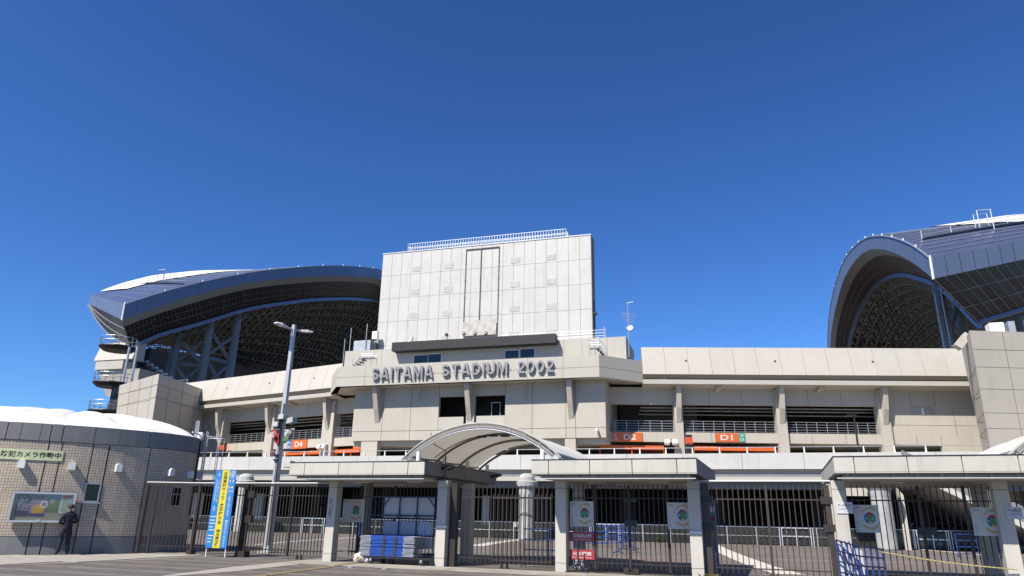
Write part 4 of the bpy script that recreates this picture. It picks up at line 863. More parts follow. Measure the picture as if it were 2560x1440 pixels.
# vent hoods
hood = MB(); pr = []
for i in range(9): t = math.pi*i/8; pr.append((.11*math.cos(t), .10+.11*math.sin(t)))
pr = [(.11, -.10)]+pr+[(-.11, -.10)]
hood.prism(pr, -.20, 0); hd = hood.mesh('vent_hood', WHITE)
for px, py in ((57, 1157), (181, 1162), (296, 1167), (424, 1178), (471, 1184), (492, 1187)):
    a, z = cyl(px, py); inst(hd, 'vent_hood', RB, out_pt(a, z-.09), rz=a+math.pi/2)
# roof ladder with safety cage, aerial box
T = tang(R(36), 0, .12); mb = MB()
for x in (-.22, .22): mb.tube([(x, -.1, 2.4), (x, -.1, 5.0)], .022, 5)
for k in range(9): mb.tube([(-.22, -.1, 2.55+k*.28), (.22, -.1, 2.55+k*.28)], .014, 4)
lad = mb.build('roof_ladder', STEEL, RB, T); mb = MB()
for z in (2.75, 4.75): mb.tube([(.4*math.cos(math.pi*k/10), -.1-.75*math.sin(math.pi*k/10), z) for k in range(11)], .025, 5)
for k in (0, 2.5, 5, 7.5, 10): mb.tube([(.4*math.cos(math.pi*k/10), -.1-.75*math.sin(math.pi*k/10), 2.75) for _ in (0,)]+[(.4*math.cos(math.pi*k/10), -.1-.75*math.sin(math.pi*k/10), 4.75)], .018, 5)
mb.build('safety_cage', STEEL, lad, T)
a, z = cyl(494, 1100); T = tang(R(31), 4.62, .0); mb = MB().box(-.20, .16, -.1, .2, .0, .30).tube([(-.2, 0, .18), (-1.1, .1, .20)], .035, 5).build('aerial_box', WHITE, RB, T)
mb = MB()
for x, h in ((-.45, .75), (-.2, .82), (.05, .8)): mb.tube([(x, .15, -.1), (x, .15, h)], .025, 5)
mb.build('aerial_rods', STEEL, RB, T); MB().tube([(-.1, -.05, -.1), (-.1, -.05, -3.2)], .03, 5).tube([(.0, -.05, -.1), (.0, -.05, -3.2)], .022, 5).build('cable_pipe', BLACK, RB, T)
T = tang(cyl(390, 1085)[0], ZT, -.03); MB().tube([(0, 0, -.3), (0, 0, .08), (-.35, .1, .06)], .012, 4).build('wire_stay', STEEL, RB, T)
# security notice strip on the tiles
def on_wall(off): return lambda x, z: tuple(out_pt(x/R1, z, off))
s0, s1 = cyl(-2, 1121), cyl(155, 1151); zA, zB2 = cyl(78, 1150)[1], cyl(78, 1124)[1]
t = thing('wall_sign', 'pale green strip sign with black Japanese lettering on the tiled round wall', 'sign', tuple(out_pt((s0[0]+s1[0])/2, zA)))
curved(MB(), s0[0], s1[0], .004, .03, zA, zB2, 10).build('board', mat('pale_green', (.80, .88, .52), .5), t)
lettering('防犯カメラ作動中', s0[0]*R1+.10, s1[0]*R1-.06, zA+.09, zB2-.07, 0, TEXTK, t, at=on_wall(.034), bold=.018)
# notice board with posters
nb0, nb1 = cyl(28, 1268), cyl(184, 1270); am = (nb0[0]+nb1[0])/2; bw = (out_pt(nb1[0], 0)-out_pt(nb0[0], 0)).length; zb_, zt_ = cyl(107, 1306)[1], cyl(107, 1231)[1]
T = tang(am, zb_, .02); H = zt_-zb_; hw = bw/2
NB = thing('notice_board', 'silver framed glass notice board with colourful posters on the round wall', 'notice board', tuple(out_pt(am, zb_, .02)), rz=am+math.pi/2)
ALU = mat('aluminium', (.62, .63, .64), .35, .6, var=.08)
MB().box(-hw, hw, -.16, -.004, .0, H).build('case', mat('board_backing', (.26, .29, .23), .8, var=.1), NB, T)
for x0, x1, z0, z1 in ((-hw-.02, -hw+.05, 0, H), (hw-.05, hw+.02, 0, H), (-hw+.05, hw-.05, H-.06, H), (-hw+.05, hw-.05, 0, .07)): MB().box(x0, x1, -.22, -.003, z0, z1).build('frame_bar', ALU, NB, T)
MB().box(-.12, .0, -.25, -.22, .02, .10).build('lock', ALU, NB, T)
def poster(x0, x1, z0, z1, col, nm, lab): o = MB().box(x0, x1, -.168, -.161, z0, z1).build('poster', mat(nm, col, .6, var=.3, scale=9), NB, T); o['label'] = lab; return o
W_ = 2*hw
pp = lambda u: -hw+W_*u
p1 = poster(pp(.08), pp(.30), H*.20, H*.93, (.035, .03, .10), 'poster_navy', 'navy poster full of small figures'); mb = MB()
for k in range(60):
    x, z = random.uniform(pp(.09), pp(.285)), random.uniform(H*.36, H*.86); mb.box(x, x+.05, -.171, -.1685, z, z+.05)
mb.build('print_figures', mat('print_lilac', (.32, .30, .42), .6, var=.5, scale=20), p1, T, kind='stuff')
p2 = poster(pp(.305), pp(.545), H*.20, H*.93, (.25, .22, .34), 'poster_violet', 'violet FINAL poster with a golden ball')
lettering('FINAL', pp(.33), pp(.53), H*.72, H*.89, -.1685, mat('print_maroon', (.10, .01, .03), .6), p2, T)
MB().lathe([(0, 0), (.19, .0)], 0, 0, 16).build('print_ball', mat('print_gold', (.62, .38, .04), .6, var=.4, scale=12), p2, T @ Matrix.Translation((pp(.43), -.1690, H*.42)) @ Matrix.Rotation(R(90), 4, 'X'))
mb = MB()
for k in range(8): c = (pp(.515)+.10*math.cos(k*.785), H*.60+.10*math.sin(k*.785)); mb.box(c[0]-.025, c[0]+.025, -.171, -.1687, c[1]-.025, c[1]+.025)
mb.build('print_emblem', TEXTW, p2, T, kind='stuff'); MB().box(pp(.31), pp(.54), -.1705, -.1683, H*.215, H*.30).build('print_band', mat('print_navy', (.03, .03, .14), .6), p2, T)
lettering('12.10', pp(.32), pp(.42), H*.58, H*.68, -.1685, mat('print_rose', (.5, .12, .2), .6), p2, T); lettering('SUN', pp(.32), pp(.40), H*.46, H*.55, -.1685, MATS['print_rose'], p2, T)
p3 = poster(pp(.56), pp(.74), H*.36, H*.93, (.09, .20, .05), 'poster_green', 'green poster of a pitch and stands'); MB().box(pp(.56), pp(.74), -.1705, -.1685, H*.78, H*.93).build('print_sky', mat('print_skyblue', (.12, .28, .45), .6), p3, T); MB().box(pp(.60), pp(.68), -.1705, -.1685, H*.62, H*.77).build('print_stand', GREYC, p3, T)
p4 = poster(pp(.77), pp(.955), H*.30, H*.93, (.55, .55, .53), 'poster_white', 'white framed notice with a red heading'); MB().box(pp(.79), pp(.94), -.1705, -.1685, H*.82, H*.90).build('print_heading', mat('print_red', (.45, .04, .03), .6), p4, T); MB().box(pp(.79), pp(.94), -.1705, -.1685, H*.38, H*.78).build('print_body', mat('print_pale_green', (.30, .42, .36), .6, var=.3, scale=10), p4, T)
gp = bpy.data.materials.new('clear_glass'); gp.use_nodes = True; n = gp.node_tree; n.nodes.clear(); o_ = n.nodes.new('ShaderNodeOutputMaterial'); tr = n.nodes.new('ShaderNodeBsdfTransparent'); gl = n.nodes.new('ShaderNodeBsdfGlossy'); gl.inputs['Roughness'].default_value = .03; mx = n.nodes.new('ShaderNodeMixShader'); mx.inputs[0].default_value = .05
n.links.new(tr.outputs[0], mx.inputs[1]); n.links.new(gl.outputs[0], mx.inputs[2]); n.links.new(mx.outputs[0], o_.inputs[0])
MB().box(-hw+.05, hw-.05, -.205, -.200, .07, H-.06).build('glass', gp, NB, T)

# ------------------------------------------------------------------ gate canopies
ZC0, ZC1, YF, YB = 2.835, 3.30, 20.98, 27.45
def canopy(x0, x1, label, pil, jn):
    t = thing('gate_canopy', label, 'canopy', ((x0+x1)/2, (YF+YB)/2, 0), group='concrete gate canopies')
    MB().box(x0+.06, x1-.06, YF+.06, YB-.06, ZC0+.02, ZC1-.03).box(x0+.25, x1-.25, YF+.25, YB-.25, ZC0-.10, ZC0+.02).build('roof_slab', PILC, t)
    MB().box(x0+.01, x1-.01, YF+.01, YB-.01, ZC0-.0, ZC0+.018).build('drip_edge', BLACK, t); MB().box(x0-.012, x1+.012, YF-.012, YB+.012, ZC1-.025, ZC1).build('coping', BLACK, t)
    xs_ = [x0]+jn+[x1]
    for i in range(len(xs_)-1):
        MB().box(xs_[i]+(.013 if i else 0), xs_[i+1]-(.013 if i < len(xs_)-2 else 0), YF, YF+.055, ZC0+.055, ZC1-.027).build('fascia_panel', PILC, t)
        MB().box(xs_[i]+(.013 if i else 0), xs_[i+1]-(.013 if i < len(xs_)-2 else 0), YF+.004, YF+.055, ZC0+.019, ZC0+.047).build('fascia_trim', CONC2, t)
    n = 4
    for x in (x0, x1-.055):
        for k in range(n): a = YF+.056+(YB-YF-.056)*k/n; MB().box(x, x+.055, a+.012, a+(YB-YF-.056)/n-.012, ZC0+.03, ZC1-.027).build('side_panel', mat('shaded_panel_grey', (.30, .29, .28), .7, var=.1) if x > x0+.5 else PILC, t)  # right sides get a darker grey with their shade painted in
    for a, b in pil:
        for y in (22.3, 24.4):
            p = MB().box(a, b, y, y+.36, 0, ZC0-.10).build('pillar', PILC, t, bevel=.012); [MB().box(a-.003, b+.003, y-.003, y+.363, z_, z_+.012).build('pillar_joint', GAP, p) for z_ in (.26, 2.49)]
    mb = MB().tube([(x0+.05, YF+.10, ZC0-.10), (x1-.05, YF+.10, ZC0-.10)], .018, 6); c = mb.build('conduit', WHITE, t)
    x = x0+.3
    while x < x1-.2: MB().box(x-.03, x+.03, YF+.085, YF+.135, ZC0-.115, ZC0-.0).build('conduit_clip', COLM, c); x += .55
    for fx_, fy in ((.3, .35), (.42, .6), (.72, .35), (.80, .6)):
        MB().box(x0+(x1-x0)*fx_-.3, x0+(x1-x0)*fx_+.3, YF+(YB-YF)*fy-.12, YF+(YB-YF)*fy+.12, ZC0-.13, ZC0-.102).build('downlight', WHITE, t)
    return t
xj = lambda pxs: [P(p, 1165, MW, YF).x for p in pxs]
X1a, X1b = P(725, 1165, MW, YF).x, P(1061, 1165, MW, YF).x; X2a, X2b = P(1329, 1165, MW, YF).x, P(1741, 1165, MW, YF).x; X3a = P(2085, 1165, MW, YF).x; X3b = 6.9
pl = lambda a, y: (P(a, y, MW, 22.3).x, P(a, y, MW, 22.3).x+.355)
PL = [pl(806, 1390), pl(1086, 1390), pl(1388, 1400), pl(1728, 1400), (1.40, 1.755), (5.30, 5.655)]
CA1 = canopy(X1a, X1b, 'leftmost concrete gate canopy, above the blue folding-barrier trolley', PL[0:2], xj((762, 847, 933, 1020)))
CA2 = canopy(X2a, X2b, 'middle concrete gate canopy with red warning signs beneath', PL[2:4], xj((1371, 1474, 1580, 1692)))
CA3 = canopy(X3a, X3b, 'right concrete gate canopy, cut by the right picture edge', PL[4:6], xj((2136, 2270, 2407, 2549)))
# floodlights on the shaded side of the first canopy
for px, py, lab in ((1105, 1170, 'black floodlight on the shaded side of the left canopy, near its front corner'), (1228, 1190, 'black floodlight on the shaded side of the left canopy, near its rear end')):
    q = PX(px, py, X1b+.002, MW); t = thing('floodlight', lab, 'floodlight', tuple(q))
    MB().box(q.x, q.x+.06, q.y-.06, q.y+.06, q.z-.07, q.z+.05).build('mount', BLACK, t)
    MB().hexa([(q.x+.12, q.y-.02, q.z-.06), (q.x+.12, q.y+.32, q.z-.06), (q.x+.36, q.y+.32, q.z+.02), (q.x+.36, q.y-.02, q.z+.02)], [(q.x+.08, q.y-.02, q.z+.03), (q.x+.08, q.y+.32, q.z+.03), (q.x+.32, q.y+.32, q.z+.10), (q.x+.32, q.y-.02, q.z+.10)]).build('lamp_head', BLACK, t); MB().tube([(q.x+.03, q.y, q.z), (q.x+.2, q.y+.15, q.z)], .02).build('arm', BLACK, t)
pts = [(X1b-.3, 21.9, 4.3), (X1b-.35, 22.3, 3.95), (X1b+.02, 22.5, 3.75), (X1b+.03, 22.5, 3.3), (X1b+.04, 22.5, 3.0), (X1b+.0, 22.45, 2.82), (X1b-.3, 22.4, 2.76)]
t = solo(MB().tube(pts, .015, 5), 'cable', BLACK, 'black cable hanging down the shaded side of the left canopy', 'cable', (X1b, 22.5, 2.76))
TRANSL = mat('translucent_membrane', (1.05, 1.02, .95), .6, var=.05, scale=.8)
_n = TRANSL.node_tree; _b = _n.nodes['Principled BSDF']; _t = _n.nodes.new('ShaderNodeBsdfTranslucent'); _t.inputs[0].default_value = (.62, .58, .50, 1); _m = _n.nodes.new('ShaderNodeMixShader'); _m.inputs[0].default_value = .22
_o = [q for q in _n.nodes if q.type == 'OUTPUT_MATERIAL'][0]; _n.links.new(_b.outputs[0], _m.inputs[1]); _n.links.new(_t.outputs[0], _m.inputs[2]); _n.links.new(_m.outputs[0], _o.inputs[0])
# vaulted membrane canopies between the gate roofs
def vault(xa, xb, zf, za, y0, y1, label, ribs=4):
    t = thing('vaulted_canopy', label, 'canopy', ((xa+xb)/2, (y0+y1)/2, ZC1), group='white vaulted canopies'); n = 20; c = (xb-xa)/2; h = za-zf; Rr = (c*c+h*h)/(2*h); zc = za-Rr; th = math.asin(c/Rr)
    arc = lambda r, y, e=0.0: [((xa+xb)/2+r*math.sin(-th-e+(2*th+2*e)*k/n), y, zc+r*math.cos(-th-e+(2*th+2*e)*k/n)) for k in range(n+1)]
    rows = [[Vector(p)+Vector((0, 0, -.07*math.sin(math.pi*((j/12*(ribs-1)) % 1)))) for p in arc(Rr, y0+(y1-y0)*j/12, .05)] for j in range(13)]
    MB().grid(rows).build('membrane', mat('cream_membrane', (.66, .62, .54), .6, var=.06), t, smooth=True) if False else MB().grid(rows).build('membrane', TRANSL, t, smooth=True)
    for k in range(ribs):
        y = y0+(y1-y0)*k/(ribs-1); rb_ = MB().tube(arc(Rr-.10, y), .05, 6).build('arch_rib', mat('rib_grey', (.34, .32, .29), .5, var=.1), t)
        for x in (xa+.42, xb-.42): MB().tube([(x, y, ZC1), (x, y, ZC1+.36)], .075, 10).build('post', WHITE, t)
    MB().tube(arc(Rr+.02, y0-.04, .06), .035, 6).build('front_arch', COLM, t); MB().tube(arc(Rr-.17, y0-.04, .02), .022, 6).build('front_arch', ALU, t)
    mb = MB()
    for k in range(2, n-1, 2):
        a = -th+2*th*k/n; x = (xa+xb)/2; mb.tube([(x+(Rr-.16)*math.sin(a), y0-.04, zc+(Rr-.16)*math.cos(a)), (x+Rr*math.sin(a), y0-.04, zc+Rr*math.cos(a))], .02, 4)
    mb.build('arch_web', STEEL, t, kind='stuff')
    [MB().tube([(x_, y0, zf), (x_, y1, zf)], .05).build('eave_tube', WHITE, t) for x_ in (xa, xb)]
    mb = MB()
    pts = [((xa+xb)/2+(Rr-.2)*math.sin(a), y0+1.4, zc+(Rr-.2)*math.cos(a)) for a in [-th*.9+k*.08*th for k in range(14)]]; mb.tube(pts, .015, 4); 
    for k in (9, 11, 13): p = Vector(pts[k]); mb.box(p.x-.14, p.x+.14, p.y-.1, p.y+.1, p.z-.06, p.z)
    mb.build('wiring', BLACK, t)
    return t
va, vb = P(1019, 1138, MW, 21.7), P(1388, 1134, MW, 21.7)
vault(va.x, vb.x, va.z, P(1192, 1060, MW, 21.7).z, 21.7, 27.9, 'white vaulted membrane canopy bridging the left and middle gate roofs')
va = P(2537, 1126, MW, 21.7); vault(va.x, va.x+5.1, va.z, va.z+.95, 21.7, 27.9, 'white vaulted membrane canopy at the right picture edge')
# ------------------------------------------------------------------ fences and gates of vertical bars
FY = 22.64; ZT_ = P(1460, 1213, MW, FY).z; ZM = P(1460, 1245, MW, FY).z; ZL = .22
def fence(name, label, cat, x0, x1, zt, rails, step, posts=(), casters=(), y=FY, zb=.16, mt=BROWN, skip=None, y1=None, group='brown bar fences and gates', heavy=()):
    y1 = y if y1 is None else y1; L_ = math.hypot(x1-x0, y1-y); a = math.atan2(y1-y, x1-x0); M = FR(x0, y, math.degrees(a))
    t = thing(name, label, cat, ((x0+x1)/2, (y+y1)/2, 0), group=group); n = max(1, round(L_/step)); bm_ = MB().box(-.0125, .0125, -.0125, .0125, zb, zt).mesh('bar', mt)
    for k in range(n+1):
        u = L_*k/n
        if skip and skip(x0+u): continue
        inst(bm_, 'bar', t, (u, 0, 0), M, rz=random.uniform(-.05, .05))
    for z, h, d in rails: MB().box(-.02, L_+.02, -d, d, z-h/2, z+h/2).build('rail', mt, t, M)
    for x, w_, zt2 in posts: MB().box(x-x0-w_/2, x-x0+w_/2, -w_/2-.004, w_/2+.004, 0, zt2).build('post', mt, t, M)
    for x in heavy: MB().box(x-x0-.035, x-x0+.035, -.04, .04, .1, zt).build('stile', mt, t, M)
    for x in casters:
        for dx in (-.09, .09):
            c = MB().tube([(x-x0+dx, -.02, .055), (x-x0+dx, .02, .055)], .055, 12).build('caster', BLACK, t, M); MB().box(x-x0+dx-.03, x-x0+dx+.03, -.026, .026, .06, .17).build('caster_fork', mt, c, M)
    return t
RLS = [(ZM, .035, .018), (.30, .035, .018)]
xb1, xb2, xb3 = -24.05, P(490, 1300, MW, FY).x, P(612, 1300, MW, FY).x
tp = MB()
f = fence('bar_fence', 'brown bar fence starting at the round building, with white conduit along its top', 'fence', -23.50, xb2-.06, ZT_-.02, RLS+[(ZT_-.02, .10, .04)], .142, posts=((-23.45, .10, ZT_), (-23.05, .07, ZT_)), y=21.90, y1=FY)
MB().box(xb2-.06, xb2+.06, FY-.064, FY+.064, 0, ZT_).build('post', BROWN, f); MB().box(xb2-.12, xb2+.10, FY-.13, FY+.13, .003, .2).build('post_foot', BROWN, f)
MB().tube([(-23.5, 21.9, ZT_+.06), (xb2, FY, ZT_+.06)], .018, 6).build('conduit', WHITE, f)
f = fence('bar_fence', 'brown bar fence behind the blue and yellow banner', 'fence', xb2+.1, xb3-.08, ZT_-.02, RLS+[(ZT_-.02, .10, .04)], .142, posts=((xb3-.04, .15, ZT_), (xb3+.14, .06, ZT_)))
for z in (2.25, 1.35): MB().box(xb3+.0, xb3+.34, FY-.06, FY+.06, z-.13, z+.13).build('hinge_plate', BROWN, f)
MB().box(xb3-.14, xb3+.30, FY-.16, FY+.16, 0.003, .22).build('post_foot', BROWN, f); MB().tube([(xb2, FY, ZT_+.06), (xb3, FY, ZT_+.06)], .018, 6).build('conduit', WHITE, f)
f = fence('sliding_gate', 'brown sliding bar gate on casters between lamp post and first pillar', 'gate', xb3+.28, PL[0][0]-.06, ZT_-.03, RLS+[(ZT_-.02, .08, .03)], .142, casters=(P(748, 1390, MW, FY).x,), heavy=(P(727, 1300, MW, FY).x,))
MB().tube([(xb3, FY, ZT_+.06), (PL[0][0], FY, ZT_+.06)], .018, 6).build('conduit', WHITE, f)
f = fence('bar_gate', 'dark bar gate under the leftmost canopy behind the trolley', 'gate', PL[0][1]+.03, PL[1][0]+.1, ZT_, RLS, .142, mt=BLACK, heavy=(-14.55, -13.1), y=23.35)
f = fence('bar_gate', 'double bar gate on casters in the gap under the vaulted canopy', 'gate', PL[1][1]+.42, PL[2][0]-.05, ZT_, RLS, .150, casters=(P(1261, 1405, MW, FY).x,), posts=((PL[1][1]+.16, .22, ZT_+.05),))
a, b = PL[1][1]+.45, PL[2][0]-.1
st_ = (PL[2][0]-.05-PL[1][1]-.42)/max(1, round((PL[2][0]-.05-PL[1][1]-.42)/.150)); k0_ = round((P(1230, 1300, MW, FY-.08).x-PL[1][1]-.42)/st_); k1_ = round((P(1382, 1300, MW, FY-.08).x-PL[1][1]-.42)/st_)
lf = fence('bar_gate', 'lower swing leaf in front of the bars under the vaulted canopy', 'gate', PL[1][1]+.42+k0_*st_-.02, PL[1][1]+.42+k1_*st_-.02, ZM+.10, [(ZM-.02, .04, .015), (.26, .04, .015)], st_, y=FY-.09, mt=mat('taupe_steel', (.07, .054, .047), .5, .2, var=.2))
f = fence('bar_gate', 'double bar gate with centre lock under the middle canopy', 'gate', PL[2][1]+.03, PL[3][0]-.03, ZT_, RLS, .152, heavy=(P(1487, 1300, MW, FY).x, P(1573, 1300, MW, FY).x, P(1670, 1300, MW, FY).x))
xm = P(1575, 1300, MW, FY).x
MB().box(xm-.16, xm+.20, FY-.09, FY+.09, 1.38, 1.56).build('lock_plate', BLACK, f); MB().box(xm-.22, xm-.06, FY-.13, FY+.13, .022, .17).box(xm+.06, xm+.24, FY-.13, FY+.13, .022, .17).box(xm-.06, xm+.06, FY-.12, FY+.12, .022, .08).build('floor_stop', BROWN, f); MB().box(xm-.16, xm+.2, FY-.07, FY+.07, 2.1, 2.2).build('lock_plate', BLACK, f)
f = fence('bar_gate', 'wide bar gate in the sunlit gap between the middle and right canopies', 'gate', PL[3][1]+.32, PL[4][0]-.24, ZT_, RLS, .150, mt=mat('sunlit_brown_steel', (.075, .058, .050), .5, .2, var=.25), posts=((PL[3][1]+.13, .22, ZT_+.06), (PL[4][0]-.12, .15, ZT_+.02)), heavy=(P(1921, 1300, MW, FY).x,), casters=(P(1935, 1430, MW, FY).x,))  # lighter brown with the sunlight painted into the bars
for z in (2.2, 1.45): MB().box(PL[3][1]-.02, PL[3][1]+.34, FY-.14, FY+.14, z-.1, z+.1).build('hinge_plate', BLACK, f); MB().box(PL[4][0]-.3, PL[4][0]+.0, FY-.13, FY+.13, z-.1, z+.1).build('hinge_plate', BROWN, f)
MB().tube([(PL[3][1], FY, ZT_+.13), (PL[4][0], FY, ZT_+.13)], .025, 6).build('conduit', WHITE, f)
f = fence('bar_gate', 'double bar gate with black lock plate under the right canopy', 'gate', PL[4][1]+.03, PL[5][0]-.03, ZT_, RLS, .152, heavy=(P(2305, 1300, MW, FY).x, P(2420, 1300, MW, FY).x))
xm = P(2318, 1330, MW, FY).x; MB().box(xm-.2, xm+.22, FY-.08, FY+.08, 1.33, 1.52).build('lock_plate', BLACK, f)
fence('bar_fence', 'last bit of bar fence beyond the right canopy pillar', 'fence', PL[5][1]+.05, 9.5, ZT_, RLS, .150)
# ------------------------------------------------------------------ signs on the gates
def rect(px0, py0, px1, py1, y): a, b = P(px0, py0, MW, y), P(px1, py1, MW, y); return a.x, b.x, b.z, a.z
TAN = mat('map_tan', (.62, .42, .18), .6); MRED = mat('map_red', (.45, .03, .05), .6); MBLU = mat('map_blue', (.03, .16, .42), .6); MGRN = mat('map_green', (.03, .28, .20), .6); MPIT = mat('map_pitch', (.08, .35, .08), .6); FAINT = mat('faint_print', (.34, .34, .33), .7)
BOARD = mat('board_white', (.66, .66, .64), .5, var=.04)
def map_board(label, x0, x1, z0, z1, y):
    t = thing('map_board', label, 'sign', ((x0+x1)/2, y, z0), group='stadium map boards on the gates'); MB().box(x0, x1, y-.025, y, z0, z1).build('board', BOARD, t)
    cx, cz, h = x0+(x1-x0)*.63, z0+(z1-z0)*.52, (z1-z0); w = x1-x0; yy = [y-.026]
    def wedge(nm, mt, a0, a1, ri, ro, lift, sx=1.0, c=None, n=14):
        c = c or (cx, cz); mb = MB(); yv = y-.025-lift
        o_ = [(c[0]+ro*math.cos(a0+(a1-a0)*k/n)*sx, yv, c[1]+ro*math.sin(a0+(a1-a0)*k/n)) for k in range(n+1)]; i_ = [(c[0]+ri*math.cos(a0+(a1-a0)*k/n)*sx, yv, c[1]+ri*math.sin(a0+(a1-a0)*k/n)) for k in range(n+1)]
        return mb.grid([o_, i_]).build(nm, mt, t)
    wedge('map_ring', FAINT, R(-90), R(95), .375*h, .385*h, .001, .85); wedge('map_band', TAN, R(55), R(150), .33*h, .38*h, .0012, .85); wedge('map_band', TAN, R(50), R(88), .33*h, .43*h, .0016, .85); wedge('map_band', TAN, R(222), R(318), .33*h, .42*h, .0012, .9)
    wedge('map_stand', MBLU, R(125), R(250), .0, .215*h, .0014, .92); wedge('map_stand', MGRN, R(-65), R(55), .0, .215*h, .0014, .92); wedge('map_stand', MRED, R(55), R(125), .08*h, .215*h, .0014, .92); wedge('map_stand', TAN, R(250), R(295), .08*h, .215*h, .0014, .92)
    for sx_ in (-1, 1): MB().box(cx+sx_*.135*w-.02*w, cx+sx_*.135*w+.02*w, y-.0272, y-.0268, cz-.05*h, cz+.03*h).build('map_mark', BOARD, t)
    MB().box(cx-.07*w, cx+.07*w, y-.0276, y-.0267, cz-.12*h, cz+.09*h).build('map_pitch', MPIT, t)
    mb = MB().box(x0+.04*w, x0+.26*w, y-.0262, y-.0255, z1-.085*h, z1-.06*h).box(x0+.06*w, x0+.25*w, y-.0262, y-.0255, z1-.13*h, z1-.105*h)
    for k in range(8): mb.box(x0+.05*w, x0+(.10+.05*random.random())*w, y-.0262, y-.0255, z0+h*(.06+.045*k), z0+h*(.078+.045*k))
    for q in ((.27, .62), (.27, .42), (.62, .06)): mb.box(x0+q[0]*w, x0+(q[0]+.09)*w, y-.0262, y-.0255, z0+q[1]*h, z0+(q[1]+.018)*h)
    mb.build('faint_lines', FAINT, t, kind='stuff'); return t
map_board('white stadium map board left of the blue trolley under the leftmost canopy', *rect(860, 1248, 909, 1306, 23.3), 23.30)
map_board('white stadium map board right above the two red warning signs', *rect(1425, 1253, 1485, 1317, 22.6), 22.60)
map_board('white stadium map board half hidden by the right pillar of the middle canopy', *rect(1667, 1256, 1731, 1323, 22.6), 22.60)
map_board('white stadium map board above the blue lattice barrier, right of the paper notice', *rect(2132, 1262, 2202, 1332, 22.6), 22.60)
map_board('white stadium map board at the right end, above the yellow rope', *rect(2424, 1268, 2520, 1341, 22.6), 22.60)
def red_sign(label, r_, jp, en, y, col):
    x0, x1, z0, z1 = r_; t = thing('warning_sign', label, 'sign', ((x0+x1)/2, y, z0)); h = z1-z0; w = x1-x0
    MB().box(x0, x1, y-.02, y, z0, z1).build('board', col, t); lettering(jp, x0+.10*w, x1-.12*w, z0+h*.40, z0+h*.80, y-.023, TEXTW, t, bold=.015); lettering(en, x0+.10*w, x1-.12*w, z0+h*.12, z0+h*.28, y-.023, TEXTW, t, bold=.012)
CRIM = mat('crimson_board', (.42, .035, .045), .5, var=.06)
red_sign('dark red sign about dangerous articles, upper of the two red signs', rect(1428, 1329, 1486, 1355, 22.59), '危険物品持込み厳禁', 'Dangerous Articles Prohibited', 22.59, CRIM)
red_sign('red NO OPEN FLAME sign, lower of the two and half in sunlight', rect(1426, 1373, 1487, 1400, 22.59), '火気厳禁', 'No Open Flame', 22.59, CRIM)
x0, x1, z0, z1 = rect(1432, 1400, 1470, 1416, 22.5); t = thing('sign_stand', 'dark folding sign stand on the ground below the red signs', 'stand', ((x0+x1)/2, 22.3, 0))
for a, b in ((x0-.1, 22.0), (x0+.1, 22.45), (x1-.1, 22.45), (x1+.12, 22.0)): MB().tube([((x0+x1)/2, 22.25, .3), (a, b, .03)], .02, 6).build('leg', NAVY, t)
MB().tube([((x0+x1)/2, 22.25, .25), ((x0+x1)/2, 22.25, .95)], .022, 6).build('post', BLACK, t)
PAPER = mat('paper', (.72, .72, .78), .7); INK = mat('navy_ink', (.02, .02, .09), .7)
def paper(label, r_, y, l1, l2):
    x0, x1, z0, z1 = r_; t = thing('paper_notice', label, 'notice', ((x0+x1)/2, y, z0), group='paper notices on the right gate pillars'); w, h = x1-x0, z1-z0
    MB().box(x0, x1, y-.006, y, z0, z1).build('sheet', PAPER, t); lettering(l1, x0+.08*w, x1-.08*w, z0+h*.56, z0+h*.86, y-.008, INK, t, bold=.02); lettering(l2, x0+.08*w, x1-.08*w, z0+h*.30, z0+h*.47, y-.008, INK, t); MB().box(x0+.4*w, x0+.62*w, y-.0075, y-.0062, z0+.13*h, z0+.17*h).build('faint_line', FAINT, t)
paper('white paper notice on the left pillar of the right canopy', rect(2090, 1255, 2134, 1284, 22.28), 22.28, 'チケットを拝見します', '（1人1枚お持ちください）')
paper('white paper notice beside the map board at the right edge', rect(2513, 1267, 2560, 1298, 22.28), 22.28, 'チケットを拝見します', '（1人1枚お持ちください）')
x0, x1, z0, z1 = rect(824, 1245, 834, 1294, 22.29); x1 = x0+.14
t = thing('pillar_sign', 'narrow vertical white sign on the first gate pillar', 'sign', ((x0+x1)/2, 22.29, z0)); MB().box(x0, x1, 22.275, 22.296, z0, z1).build('board', BOARD, t)
lettering('\n'.join('防犯カメラ作動中'), x0+.02, x1-.02, z0+.03, z1-.03, 22.272, TEXTK, t, bold=.02)
# small tags and lamps on the pillars
for px, py, lab in ((1106, 1317, 'thin white box strip on the second gate pillar'), (1741, 1332, 'thin white box strip on the fourth gate pillar')):
    q = P(px, py, MW, 22.28); solo(MB().box(q.x-.20, q.x+.16, 22.26, 22.296, q.z-.02, q.z+.03), 'pillar_strip', WHITE, lab, 'strip', (q.x, 22.28, q.z))
